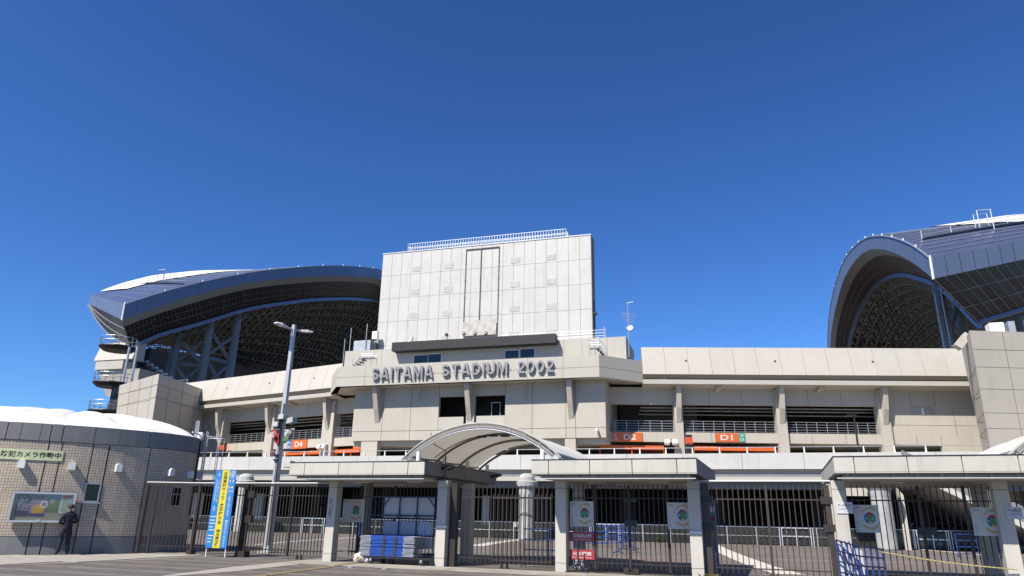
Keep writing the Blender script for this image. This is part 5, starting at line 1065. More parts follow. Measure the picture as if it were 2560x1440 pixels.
# ------------------------------------------------------------------ banner
BY = 22.05; BNW = mat('banner_blue', (.01, .24, .70), .6); BNY = mat('banner_yellow', (.86, .72, .01), .6)
bl, br = P(515, 1369, MW, BY), P(565, 1371, MW, BY); tlp = P(540, 1176, MW, BY); zt_, zb_ = tlp.z, bl.z; x0, x1 = (bl.x+tlp.x)/2, br.x+.02
BN = thing('banner', 'tall blue and yellow football banner with Japanese lettering on two white posts', 'banner', ((x0+x1)/2, BY, 0)); wd = x1-x0
for a, b, mt in ((0, .335, BNW), (.335, .665, BNY), (.665, 1, BNW)): MB().box(x0+wd*a, x0+wd*b, BY-.012, BY, zb_, zt_).build('banner_strip', mt, BN)
for x in (x0+.03, x1-.06): MB().tube([(x, BY+.04, 0), (x, BY+.04, zt_)], .022, 8).build('post', WHITE, BN)
hh = zt_-zb_; zz = lambda f_: zt_-hh*f_
vt = lambda s_: '\n'.join(s_)
lettering(vt('全国高校サッカ｜選手権大会'), x0+wd*.40, x0+wd*.60, zz(.70), zz(.015), BY-.014, TEXTK, BN, bold=.02); lettering(vt('埼玉県決勝'), x0+wd*.40, x0+wd*.60, zz(.985), zz(.765), BY-.014, TEXTK, BN, bold=.02)
lettering(vt('⑰'), x0+wd*.42, x0+wd*.58, zz(.755), zz(.715), BY-.014, TEXTK, BN) if False else None
lettering('11', x0+wd*.74, x0+wd*.92, zz(.155), zz(.125), BY-.014, TEXTW, BN, bold=.02); lettering('／', x0+wd*.72, x0+wd*.92, zz(.20), zz(.165), BY-.014, TEXTW, BN); lettering('14', x0+wd*.72, x0+wd*.93, zz(.24), zz(.21), BY-.014, TEXTW, BN, bold=.02); lettering('(火)', x0+wd*.71, x0+wd*.95, zz(.295), zz(.255), BY-.014, TEXTW, BN, bold=.01)
lettering(vt('14時05分キックオフ'), x0+wd*.76, x0+wd*.90, zz(.60), zz(.31), BY-.014, TEXTW, BN, bold=.01); lettering(vt('埼玉スタジアム２００２'), x0+wd*.76, x0+wd*.90, zz(.98), zz(.645), BY-.014, TEXTW, BN, bold=.01)
lettering(vt('主催／'), x0+wd*.13, x0+wd*.22, zz(.10), zz(.03), BY-.014, TEXTW, BN); lettering(vt('（公財）埼玉県サッカ｜協会'), x0+wd*.18, x0+wd*.27, zz(.42), zz(.12), BY-.014, TEXTW, BN); lettering(vt('埼玉県高等学校体育連盟'), x0+wd*.07, x0+wd*.15, zz(.40), zz(.12), BY-.014, TEXTW, BN); lettering(vt('協賛／'), x0+wd*.10, x0+wd*.20, zz(.56), zz(.47), BY-.014, TEXTW, BN)
mb = MB()
for f_, u in ((.60, .27), (.645, .24), (.685, .27), (.73, .18), (.77, .27), (.84, .27), (.88, .20), (.92, .18)): mb.box(x0+wd*.04, x0+wd*(.04+u), BY-.0145, BY-.0125, zz(f_+.010), zz(f_))
mb.build('sponsor_lines', TEXTW, BN, kind='stuff')
mb = MB(); c = (x0+wd*.83, zz(.055)); rr = wd*.13
mb.grid([[(c[0]+r_*math.cos(6.2832*k/20), BY-.0145, c[1]+r_*math.sin(6.2832*k/20)) for k in range(21)] for r_ in (rr, rr*.86)])
for a, b in (((-.6, -.3), (.9, .95)), ((-.1, -.7), (.1, .6)), ((-.5, .3), (.5, .1)), ((.1, -.1), (.5, -.6))):
    d = Vector((b[0]-a[0], 0, b[1]-a[1])).normalized(); n_ = Vector((-d.z, 0, d.x))*.08*rr; A_ = Vector((c[0]+a[0]*rr, BY-.0145, c[1]+a[1]*rr)); B_ = Vector((c[0]+b[0]*rr, BY-.0145, c[1]+b[1]*rr)); mb.add([A_-n_, B_-n_, B_+n_, A_+n_], [(0, 1, 2, 3)])
mb.build('banner_emblem', TEXTW, BN)
# ------------------------------------------------------------------ lamp post with flags and speakers
LX, LY = -20.29, 25.65; LP = thing('lamp_post', 'tall tapered grey lamp post with two lamp heads, loudspeakers and flags', 'lamp post', (LX, LY, 0))
LMP = mat('lamp_post_grey', (.64, .66, .69), .45, .25, var=.1, scale=2)
MB().hexa([(LX-.135, LY-.135, .05), (LX+.135, LY-.135, .05), (LX+.135, LY+.135, .05), (LX-.135, LY+.135, .05)], [(LX-.075, LY-.075, 9.85), (LX+.075, LY-.075, 9.85), (LX+.075, LY+.075, 9.85), (LX-.075, LY+.075, 9.85)]).build('pole', LMP, LP, bevel=.015)
MB().box(LX-.3, LX+.3, LY-.3, LY+.3, 0.003, .06).build('base_plate', LMP, LP)
for s_, lab in ((-1, 0), (1, 1)):
    d = Vector((.27, .96, 0)).normalized()*s_; n_ = Vector((d.y, -d.x, 0)); c = Vector((LX, LY, 9.62)); a = c+d*.09; b = c+d*.42+Vector((0, 0, .03)); e = c+d*1.0+Vector((0, 0, .10))
    MB().tube([a, b], .045, 8).build('lamp_arm', LMP, LP)
    sec = lambda p, w_, h_: [p-n_*w_-Vector((0, 0, h_*.4)), p+n_*w_-Vector((0, 0, h_*.4)), p+n_*w_*.8+Vector((0, 0, h_)), p-n_*w_*.8+Vector((0, 0, h_))]
    mb = MB(); S0, S1, S2 = sec(b, .09, .06), sec((b+e)/2, .16, .08), sec(e, .13, .03); mb.hexa(S0, S1); mb.hexa(S1, S2); o = mb.build('lamp_head', WHITE, LP); MB().hexa([q-Vector((0, 0, .012)) for q in (S0[0], S0[1], S2[1], S2[0])], [q-Vector((0, 0, .004)) for q in (S0[0], S0[1], S2[1], S2[0])]).build('lamp_lens', mat('lens', (.55, .56, .58), .2), o)
LPt = lambda px, py: P(px, py, MW, LY-.2)
def boxat(nm, px0, py0, px1, py1, mt, d0=-.3, d1=.05, tilt=0): a, b = LPt(px0, py0), LPt(px1, py1); return MB().hexa([(a.x, LY+d0, b.z), (b.x, LY+d0, b.z-tilt), (b.x, LY+d1, b.z-tilt), (a.x, LY+d1, b.z)], [(a.x+.03, LY+d0+.03, a.z), (b.x-.03, LY+d0+.03, a.z-tilt), (b.x-.03, LY+d1, a.z-tilt), (a.x+.03, LY+d1, a.z)]).build(nm, mt, LP, bevel=.02)
boxat('loudspeaker', 698, 1036, 711, 1048, COLM); boxat('loudspeaker', 684, 1055, 697, 1067, COLM); boxat('loudspeaker', 719, 1046, 734, 1060, COLM, tilt=-.06); boxat('junction_box', 704, 1151, 721, 1168, CONC2, -.1, .25)
mb = MB()
for z in (1050, 1056, 1062, 1068): a = LPt(702, z); mb.tube([(LX-.2, LY-.16, a.z), (LX+.22, LY-.16, a.z-.05)], .022, 5)
for k in range(6): mb.tube([(LX-.15+.06*k, LY-.17, LPt(700, 1045).z), (LX-.1+.05*k, LY-.2, LPt(700, 1072).z)], .016, 4)
mb.build('cable_clamp', BLACK, LP, kind='stuff'); MB().tube([(LX+.13, LY-.16, .3), (LX+.10, LY-.15, 6.2)], .022, 6).tube([(LX+.03, LY-.17, .3), (LX+.05, LY-.15, 6.2)], .015, 5).build('cable', BLACK, LP)
for z in (1138, 1150, 1080): a = LPt(700, z); MB().box(LX-.13, LX+.12, LY-.19, LY-.13, a.z-.02, a.z+.05).build('clamp', BLACK, LP)
def flag(label, pts, mt, name='flag'):
    q = [LPt(*p) for p in pts]; top0, top1, bot1, bot0 = q; rows = []
    for j in range(9):
        v = j/8; rows.append([Vector(top0).lerp(Vector(bot0), v).lerp(Vector(top1).lerp(Vector(bot1), v), u/8)+Vector((0, .06*math.sin(u*1.1+j*.5)+.02*math.sin(j*1.7), 0)) for u in range(9)])
    t = thing(name, label, 'flag', tuple(bot1)); MB().grid(rows).build('cloth', mt, t, smooth=True); MB().tube([top0, top1], .012, 5).build('stick', STEEL, t); return t, q
FR_ = mat('flag_red', (.55, .06, .06), .8, var=.15, scale=5)
t, q = flag('faded red pennant with a pale crest hanging left of the lamp post', [(674, 1075), (700, 1073), (697, 1116), (690, 1108)], FR_)
c = LPt(689, 1087); MB().prism([(c.x-.10, c.z+.12), (c.x+.10, c.z+.12), (c.x+.10, c.z-.04), (c.x, c.z-.16), (c.x-.10, c.z-.04)], c.y-.14, c.y-.135).build('crest', mat('crest_pink', (.70, .42, .40), .7), t); MB().prism([(c.x+.01, c.z+.08), (c.x+.08, c.z+.08), (c.x+.07, c.z-.03), (c.x+.01, c.z-.08)], c.y-.146, c.y-.142).build('crest_mark', mat('crest_dark', (.16, .03, .04), .7), t)
t, q = flag('crumpled white and green flag hanging right of the lamp post', [(709, 1075), (736, 1071), (724, 1090), (711, 1112)], mat('flag_white', (.66, .68, .66), .8, var=.2, scale=6))
c0, c1 = LPt(711, 1092), LPt(724, 1104); MB().hexa([(c0.x, c0.y-.10, c1.z), (c1.x, c0.y-.12, c1.z+.05), (c1.x, c0.y-.11, c1.z+.05), (c0.x, c0.y-.09, c1.z)], [(c0.x, c0.y-.10, c0.z), (c1.x, c0.y-.12, c0.z), (c1.x, c0.y-.11, c0.z), (c0.x, c0.y-.09, c0.z)]).build('green_print', mat('flag_green', (.12, .26, .10), .8, var=.4, scale=10), t)
# ------------------------------------------------------------------ trolley with cage frame and stacked folding barriers
a, b = P(908, 1400, MW, 22.0), P(1083, 1400, MW, 22.0); TXa, TXb = a.x, -10.93
TR = thing('trolley', 'black wheeled trolley with a tall dark blue tube cage hung with white sheets', 'trolley', ((TXa+TXb)/2, 22.4, 0))
MB().box(TXa+.15, TXb, 21.98, 22.04, .20, .27).box(TXa+.15, TXb, 22.84, 22.9, .20, .27).box(TXa+.15, TXa+.21, 22.04, 22.84, .201, .269).box(TXb-.06, TXb, 22.04, 22.84, .201, .269).build('chassis', BLACK, TR)
for x in (TXa+.28, TXb-.32):
    for y in (22.02, 22.86): c = MB().tube([(x, y-.02, .085), (x, y+.02, .085)], .085, 16).build('wheel', BLACK, TR); MB().box(x-.035, x+.035, y-.035, y+.035, .12, .199).build('wheel_fork', STEEL, c)
for x in (TXa+.85, TXb-.12): MB().tube([(x, 22.40, .10), (x, 22.46, .10)], .10, 16).build('wheel', BLACK, TR)
cz = P(960, 1241, MW, 22.75).z; cx0 = P(955, 1300, MW, 22.75).x; cx1 = P(1086, 1300, MW, 22.75).x; cm = [cx0, P(1021-24, 1300, MW, 22.75).x, P(1041, 1300, MW, 22.75).x, cx1]
zr_ = [P(1000, p, MW, 22.75).z for p in (1242, 1289, 1339)]
xl = P(925, 1300, MW, 22.75).x
for x in cm+[xl, xl+.17]: MB().tube([(x, 22.75, .27), (x, 22.75, cz)], .024 if x in cm else .018, 8).build('cage_post', NAVY, TR)
for z in zr_: MB().tube([(xl, 22.75, z), (cx1, 22.75, z)], .026, 8).build('cage_rail', NAVY, TR)
for y in (22.1,):
    for x in (xl, P(1062, 1300, MW, 22.1).x): MB().tube([(x, y, .9), (x, y, zr_[1]-.1)], .018, 8).build('cage_post', BLUE, TR)
for x, s_ in ((cx0, 1), (cx1, -1)): MB().tube([(x, 22.74, zr_[0]-.35), (x+s_*.28, 22.74, zr_[0])], .018, 6).build('cage_brace', NAVY, TR)
for x in cm[1:3]:
    for z in zr_[1:]: MB().box(x-.06, x+.06, 22.70, 22.72, z-.06, z+.06).build('cage_joint', NAVY, TR)
SHT = mat('white_sheet', (.56, .57, .60), .7, var=.10, scale=1.5)
def sheetmesh(x0, x1, z0, z1): return MB().grid([[(x0+(x1-x0)*u/10, 22.80+.012*math.sin(u*2.1+v), z1+(z0-z1)*v/5) for u in range(11)] for v in range(6)])
sheetmesh(cx0+.02, cx1-.04, zr_[1]+.0-.07, zr_[0]-.02).build('sheet', SHT, TR, smooth=True); sheetmesh(cx0+.02, cx1-.04, zr_[2]+.02, P(1000, 1303, MW, 22.8).z).build('sheet', mat('blueish_sheet', (.38, .43, .50), .7, var=.1), TR, smooth=True); sheetmesh(cx0, cx1-.03, .50, zr_[2]-.05).build('sheet', SHT, TR, smooth=True)
fb_w = 2.28; fx0 = P(901, 1370, MW, 22.0).x
FB = thing('folding_barrier', 'blue folded barrier with grey ends in the stack on the trolley', 'barrier', (fx0, 22.3, .275), group='folded barriers stacked on the trolley')
MB().box(fx0+.34, fx0+1.66, 21.97, 22.62, .279, .303).build('blue_frame', mat('barrier_blue', (.035, .13, .62), .4, var=.12, scale=4), FB); mb = MB()
for k in range(4): mb.tube([(fx0+.30, 22.0+k*.2, .292), (fx0+1.75, 22.0+k*.2, .292)], .018, 6)
mb.build('frame_tubes', BLUE, FB, kind='stuff')
for xx in (fx0, fx0+1.66): MB().box(xx, xx+.41, 21.95, 22.60, .283, .300).build('end_plate', mat('barrier_grey', (.40, .415, .47), .5, .3, var=.15), FB)
for xx in (fx0+.86, fx0+1.30): MB().box(xx, xx+.10, 21.955, 22.1, .276, .308).build('strap', mat('strap_olive', (.07, .065, .05), .8), FB)
nst = 17
for k in range(1, nst): q_ = dup(FB, (FB.location.x+random.uniform(-.03, .03), FB.location.y+random.uniform(-.02, .015), FB.location.z+k*.038), rz=random.uniform(-.006, .006))
q_['label'] = 'topmost blue and grey folded barrier of the stack on the trolley'; FB['label'] = 'lowest folded barrier of the stack, lying directly on the trolley'
# litter bag
def blob(cx, cy, cz, rx, ry, rz, seed, amp=.25, n=14):
    rnd = random.Random(seed); ph = [rnd.uniform(0, 6.28) for _ in range(8)]; rows = []
    for i in range(n+1):
        th = math.pi*i/n; row = []
        for j in range(2*n+1):
            p = math.pi*j/n; k_ = 1+amp*(math.sin(3*p+ph[0])*math.sin(2*th+ph[1])*.5+math.sin(5*p+ph[2]+2*th)*.25+math.sin(7*th+3*p+ph[3])*.18) if j < 2*n else None
            if j == 2*n: row.append(row[0]); continue
            row.append((cx+rx*k_*math.sin(th)*math.cos(p), cy+ry*k_*math.sin(th)*math.sin(p), max(.02, cz+rz*k_*math.cos(th))))
        rows.append(row)
    return MB().grid(rows)
g = G(903, 1409); bagm = mat('bag_plastic', (.78, .77, .78), .3, var=.2, scale=9, bump=.3)
bg_ = thing('litter_bag', 'crumpled pale plastic litter bag beside the trolley wheel', 'bag', (g.x, g.y, .02))
blob(g.x-.05, g.y, .16, .24, .2, .17, 3, .3).build('bag', bagm, bg_, smooth=True); blob(g.x+.22, g.y+.02, .13, .14, .13, .13, 5, .35).build('bag_knot', bagm, bg_, smooth=True)
blob(g.x-.02, g.y-.14, .17, .10, .08, .08, 8, .4).build('bag_contents', mat('yellow_litter', (.55, .43, .14), .7, var=.5, scale=20), bg_)
solo(blob(g.x+.40, g.y-.02, .07, .12, .08, .06, 11, .4), 'litter', MATS['yellow_litter'], 'yellow crumpled litter on the ground between the bag and the trolley', 'litter', (g.x+.40, g.y-.02, .02))
for px, py in ((877, 1419), (962, 1424)):
    g2 = G(px, py, .0); solo(MB().lathe([(0, .034), (.09, .034), (.10, .026), (.10, .0)], g2.x, g2.y, 18), 'ground_cap', STEEL, 'small round metal cap in the paving '+('left of' if px < 900 else 'in front of')+' the trolley', 'cap', (g2.x, g2.y, 0))
# ------------------------------------------------------------------ columns, chain-link fence, barriers and cars inside
def vent_column(label, px, base_py, zt, r, flat=False):
    g = PX(px, 1300, 0, MS) if False else None; q = P(px, base_py, MS, 52.0); q.x = P(px, 1290, MS, 52.0).x
    t = thing('vent_column', label, 'column', (q.x, 52, 0), M=MS)
    MB().lathe([(r, 0), (r, zt-1.0)], q.x, 52, 28).build('shaft', COLM, t, MS, smooth=True)
    if flat: MB().lathe([(r+.01, zt-1.0), (r+.05, zt-.6), (r*1.55, zt-.15), (r*1.6, zt), (0, zt)], q.x, 52, 28).build('capital', COLM, t, MS)
    else: MB().lathe([(r+.01, zt-1.0), (r*1.28, zt-.95), (r*1.34, zt-.62), (r*1.05, zt-.55), (r*1.02, zt-.3), (r*.85, zt-.12), (r*.5, zt-.02), (0, zt)], q.x, 52, 28).build('cap', COLM, t, MS)
    MB().lathe([(r+.015, .02), (r+.015, .10)], q.x, 52, 28).build('base_ring', GREYC, t, MS); return q
q = vent_column('weathered white column with a domed cap in front of the dark ground storey, centre', 1317, 1347, 4.72, .60)
t = thing('hose_loop', 'black hose looped over the central domed column', 'hose', (q.x, 51.3, 1.5), M=MS); MB().tube([(q.x-.62+1.24*k/10, 52-.66*math.sin(math.pi*(k+.6)/11.2)-.06, 1.35+.55*math.sin(math.pi*(k+1)/12)) for k in range(11)], .03, 6).build('hose', BLACK, t, MS); MB().box(q.x-.85, q.x-.62, 51.6, 51.9, .9, 1.25).build('valve_box', WHITE, t, MS)
vent_column('white column with a domed cap just right of the banner', 604, 1330, 4.70, .58)
vent_column('weathered column with a flared flat capital behind the right gate', 2208, 1360, 4.22, .62, True)
CL = 55.3; fz = 1.22; LINKS = mat('link_wire', (.16, .17, .16), .5, .5)
CF = thing('chain_link_fence', 'low silver chain-link fence in front of the dark ground storey', 'fence', (-18, CL, 0), M=MS)
fa, fb_ = -46.5, 22.0
MB().tube([(fa, CL, fz), (fb_, CL, fz)], .03, 6).build('top_rail', ALU, CF, MS); MB().tube([(fa, CL, .62), (fb_, CL, .62)], .008, 4).build('mid_wire', STEEL, CF, MS)
mb = MB(); x = fa
while x < fb_:
    for d in (1, -1):
        a = Vector((x, CL+.02*d, .08 if d > 0 else fz)); b = Vector((x+1.1, CL+.02*d, fz if d > 0 else .08)); e = Vector((.0055, 0, 0)); mb.add([a-e, a+e, b+e, b-e], [(0, 1, 2, 3)])
    x += .085
mb.build('link_mesh', LINKS, CF, MS, kind='stuff')
x = fa+.4; pmesh = MB().tube([(0, 0, 0), (0, 0, fz+.02)], .035, 8).mesh('post', ALU)
while x < fb_: inst(pmesh, 'post', CF, (x, CL+.0, 0), MS); x += 2.0
for px in (780, 1515, 1990, 2330): 
    q = P(px, 1330, MS, CL-.05)
    for dx in (-1.1, -.95, 0, .95, 1.1): MB().box(q.x+dx-.03, q.x+dx+.03, CL-.09, CL-.045, 0, fz+.02).build('gate_stile', ALU, CF, MS)
    MB().box(q.x-.95, q.x+.95, CL-.085, CL-.05, .60, .68).build('gate_rail', ALU, CF, MS); MB().box(q.x-.95, q.x+.95, CL-.085, CL-.05, fz-.06, fz).build('gate_rail', ALU, CF, MS)
BT = mat('barrier_tube_blue', (.04, .10, .42), .4, .1, var=.2, scale=4)
def barrier(label, x, y, rz, w=1.9, h=1.15, nv=3, group='blue tube barriers in the plaza', M=MW, nr=4):
    t = thing('tube_barrier', label, 'barrier', (x, y, 0), rz=R(rz), group=group, M=M); Mx = M @ FR(x, y, rz)
    for k in range(nr): MB().tube([(-w/2, 0, .22+(h-.22)*k/(nr-1)), (w/2, 0, .22+(h-.22)*k/(nr-1))], .021, 7).build('rail', BT, t, Mx)
    for k in range(nv): u = -w/2+w*k/(nv-1); MB().tube([(u, 0, .06 if k in (0, nv-1) else .22), (u, 0, h)], .021, 7).build('upright', BT, t, Mx)
    for u in (-w/2, w/2): MB().tube([(u, -.28, .03), (u, 0, .13), (u, .28, .03)], .02, 6).build('foot', NAVY, t, Mx)
    return t
g = G(1358, 1417); barrier('large blue tube barrier right behind the bars left of the third pillar', g.x+.30, 24.0, 4, 1.75, 1.22)
for px, py, rz, lab in ((1480, 1368, 12, 'blue tube barrier facing the map board behind the middle gate'), (1520, 1366, 8, 'blue tube barrier at the back of the middle cluster'), (1540, 1360, -6, 'blue tube barrier against the chain-link fence behind the middle gate'), (1566, 1383, 78, 'blue tube barrier seen end-on in the middle cluster'), (1572, 1375, 83, 'second end-on blue barrier close to the centre lock')):
    g = G(px, py); barrier(lab, g.x, g.y, rz)
for px, py, rz, lab in ((2150, 1362, 0, 'blue barrier just under the map board right of the paper notice'), (2195, 1364, 80, 'end-on blue barrier beside the flat-topped column'), (2370, 1374, 5, 'blue barrier right of the parked cars near the fence'), (2420, 1376, 3, 'blue barrier below the right map board, further back'), (2450, 1396, 4, 'long low blue barrier nearest the right gate'), (2510, 1384, 70, 'end-on blue barrier near the right canopy pillar')):
    g = G(px, py); barrier(lab, g.x, g.y, rz)
# accordion barrier in front of the right gate, with rope
LB2 = thing('lattice_barrier', 'blue lattice barrier standing open against the left pillar of the right canopy', 'barrier', (1.9, 21.9, 0))
pA, pB, pC = P(2096, 1400, MW, 22.2), P(2150, 1400, MW, 21.75), P(2209, 1400, MW, 22.0); hA = P(2096, 1350, MW, 22.2).z; hB = P(2150, 1366, MW, 21.75).z; hC = P(2205, 1373, MW, 22.0).z
rows_ = [[Vector((pA.x, 22.2, 0)), Vector((pB.x, 21.75, 0)), Vector((pC.x, 22.0, 0))], [hA, hB, hC]]
for f_ in (.04, .28, .52, .76, 1.0): MB().tube([p+Vector((0, 0, h_*f_)) for p, h_ in zip(*rows_)], .02, 7).build('rail', NAVY, LB2)
for k in range(9):
    u = k/8*2; i = min(1, int(u)); p = rows_[0][i].lerp(rows_[0][i+1], u-i); h_ = rows_[1][i]+(rows_[1][i+1]-rows_[1][i])*(u-i); MB().tube([p+Vector((0, .03, .04)), p+Vector((0, .03, h_))], .022, 7).build('upright', BT, LB2)
for k in range(5):
    u = k/5; p = rows_[0][0].lerp(rows_[0][1], u); q2 = rows_[0][0].lerp(rows_[0][1], min(1, u+.45)); MB().tube([p+Vector((0, .05, hA*.98)), q2+Vector((0, .05, .05))], .018, 6).build('diagonal', NAVY, LB2)
solo(MB().hexa([(pA.x+.02, 22.26, .02), (pA.x+.62, 22.20, .02), (pA.x+.62, 22.23, .02), (pA.x+.02, 22.28, .02)], [(pA.x+.02, 22.26, hA-.1), (pA.x+.62, 22.20, hA-.25), (pA.x+.62, 22.23, hA-.25), (pA.x+.02, 22.28, hA-.1)]), 'white_board', BOARD, 'white board leaning behind the blue lattice barrier', 'board', (pA.x, 22.25, .02))
p0, p1 = P(2204, 1380, MW, 21.95), P(2545, 1424, MW, 22.2); n_ = 60; mb = MB()
for s_ in (0, math.pi): mb.tube([Vector(p0).lerp(Vector(p1), k/n_)+Vector((0, .010*math.cos(k*1.6+s_), .010*math.sin(k*1.6+s_)-.05*math.sin(math.pi*k/n_))) for k in range(n_+1)], .011, 5)
solo(mb, 'rope', mat('rope_yellow', (.62, .54, .22), .8, var=.5, scale=30), 'yellow and pale twisted rope sagging from the lattice barrier to the right pillar', 'rope', tuple(p0))
# parked cars
def car(label, x, y, rz, col, h=1.45, L_=4.4):
    t = thing('parked_car', label, 'car', (x, y, 0), rz=R(rz), M=MS, group='cars parked under the deck'); M = MS @ FR(x, y, rz); l = L_/2; W2 = .86
    prof = [(-l, .35), (-l+.03, .75), (-l+.12, .95), (-l+.5, 1.0), (l-1.25, .98), (l-.4, .86), (l-.06, .68), (l, .36), (l-.3, .26), (-l+.3, .26)]
    rows = []
    for yy, s_ in ((-W2, .93), (-W2*.9, 1.0), (0, 1.012), (W2*.9, 1.0), (W2, .93)): rows.append([(px, yy, .26+(pz-.26)*s_) for px, pz in prof+[prof[0]]])
    mb = MB().grid(rows); mb.add(rows[0][:-1], [tuple(range(len(prof)))]); mb.add(rows[-1][:-1], [tuple(range(len(prof)))]); mb.build('body', col, t, M, smooth=False)
    cab = [(-l+.35, .98), (-l+.85, h-.06), (-l+1.3, h), (.35, h-.02), (.75, h-.12), (l-1.05, .97)]
    MB().hexa([(cab[0][0], -.78, .97), (cab[5][0], -.78, .96), (cab[5][0], .78, .96), (cab[0][0], .78, .97)], [(cab[1][0], -.6, h-.05), (.55, -.6, h-.07), (.55, .6, h-.07), (cab[1][0], .6, h-.05)]).build('cabin_glass', GLASS, t, M)
    MB().hexa([(cab[1][0]-.02, -.61, h-.07), (.56, -.61, h-.09), (.56, .61, h-.09), (cab[1][0]-.02, .61, h-.07)], [(cab[1][0]+.2, -.5, h), (.4, -.5, h-.01), (.4, .5, h-.01), (cab[1][0]+.2, .5, h)]).build('roof_panel', col, t, M)
    mb = MB()
    for s_ in (-1, 1): mb.tube([(cab[5][0], s_*.77, .97), (.56, s_*.61, h-.06)], .035, 5).tube([(cab[0][0], s_*.77, .98), (cab[1][0], s_*.61, h-.06)], .05, 5).tube([(-.3, s_*.79, .96), (-.3, s_*.615, h-.06)], .03, 5)
    mb.build('window_pillars', col, t, M)
    for px in (-l+.8, l-.85):
        for s_ in (-1, 1): w_ = MB().tube([(px, s_*.70, .32), (px, s_*.875, .32)], .32, 18).build('wheel', BLACK, t, M); MB().tube([(px, s_*.876, .32), (px, s_*.882, .32)], .19, 12).build('rim', STEEL, w_, M)
    for s_ in (-1, 1): MB().box(l-.16, l-.02, s_*.62-.17, s_*.62+.17, .60, .72).build('headlight', mat('lens_clear', (.6, .6, .62), .15), t, M); MB().box(.62, .78, s_*.86-.09, s_*.86+.09, .98, 1.12).build('mirror', col, t, M)
    return t
GREY_P = mat('car_grey', (.10, .105, .10), .3, .3); SILV = mat('car_silver', (.42, .43, .44), .3, .4)
q = P(2282, 1330, MS, 57.6); car('dark grey saloon parked nearest the flat-topped column behind the chain-link fence', q.x, 57.6, 0, GREY_P, 1.42); q = P(2345, 1330, MS, 60.5); car('silver car parked behind the dark grey saloon', q.x, 60.5, 4, SILV, 1.75)
q = P(2068, 1330, MS, 60); car('dark car glimpsed left of the right canopy pillar', q.x, 60, 8, mat('car_black', (.02, .02, .022), .25, .2), 1.6)
# stair flights at the right, pier and beam
SF = thing('stair_flight', 'broad concrete stair flight running down to the right behind the right gate', 'stair', (14, 51, 0), M=MS)
n0, n1 = P(2352, 1223, MS, 50.5), P(2440, 1265, MS, 50.5); u1 = P(2454, 1257, MS, 50.5); sl = (n1.z-n0.z)/(n1.x-n0.x); th_ = u1.z-(n1.z+sl*(u1.x-n1.x)); xa_, xb_ = n0.x-(4.7-n0.z)/-sl*1.0, n0.x+(n0.z-.25)/-sl
ln = lambda x, e=0: n0.z+sl*(x-n0.x)+e
MB().prism([(xa_, ln(xa_)), (xb_, ln(xb_)), (xb_, ln(xb_, th_)), (xa_, ln(xa_, th_))], 50.4, 50.75).build('stringer', PILC, SF, MS); MB().prism([(xa_, ln(xa_, .05)), (xb_, ln(xb_, .05)), (xb_, ln(xb_, th_*.7)), (xa_, ln(xa_, th_*.7))], 50.76, 63.5).build('flight_slab', CONC, SF, MS)
MB().prism([(xa_, ln(xa_, th_+.004)), (xb_, ln(xb_, th_+.004)), (xb_, ln(xb_, th_+1.0)), (xa_, ln(xa_, th_+1.0))], 50.5, 50.72).build('parapet', GREYC, SF, MS)
a, b = P(2226, 1240, MS, 55.3), P(2250, 1312, MS, 55.3); solo(MB().prism([(a.x, 0), (b.x, 0), (b.x, 3.4), (b.x-.35, 3.9), (a.x, 4.21)], 53.0, 53.44), 'wall_pier', PILC, 'sunlit pale pier right beside the flat-topped column', 'pier', ((a.x+b.x)/2, 53.2, 0), M=MS)
a, b = P(2098, 1225, MS, 53.6), P(2205, 1241, MS, 53.6); solo(MB().box(a.x, b.x, 53.1, 53.48, b.z, 4.215), 'hung_beam', PILC, 'sunlit pale beam hanging below the deck left of the flat-topped column', 'beam', ((a.x+b.x)/2, 53.3, b.z), M=MS)
for px, py0, py1, lab in ((486, 1225, 1285, 'pale door panel in the dark ground storey left of the banner'), (638, 1232, 1286, 'pale panel in the dark ground storey right of the banner'), (1206, 1228, 1275, 'sunlit pale panel behind the bars right of the trolley')):
    a, b = P(px, py0, MS, 55.8), P(px+16, py1, MS, 55.8); solo(MB().box(a.x, b.x, 55.8, 55.95, 1.0, 3.2), 'door_panel', PILC, lab, 'panel', ((a.x+b.x)/2, 55.8, 1.0), M=MS)
# information totem behind the fourth pillar
q0, q1 = P(1776, 1250, MW, 27), P(1783, 1360, MW, 27); t = thing('info_totem', 'grey information totem with coloured marks behind the right pillar of the middle canopy', 'sign', (q0.x, 27, 0)); MB().box(q0.x-.06, q0.x+.16, 26.9, 27.0, 0, q0.z).build('body', mat('totem_grey', (.28, .31, .36), .5), t)
for dz, c in ((.25, WHITE), (.55, MRED), (.85, SIGNB), (1.1, TAN)): MB().box(q0.x-.02, q0.x+.12, 26.89, 26.899, q0.z-dz-.16, q0.z-dz).build('mark', c, t)
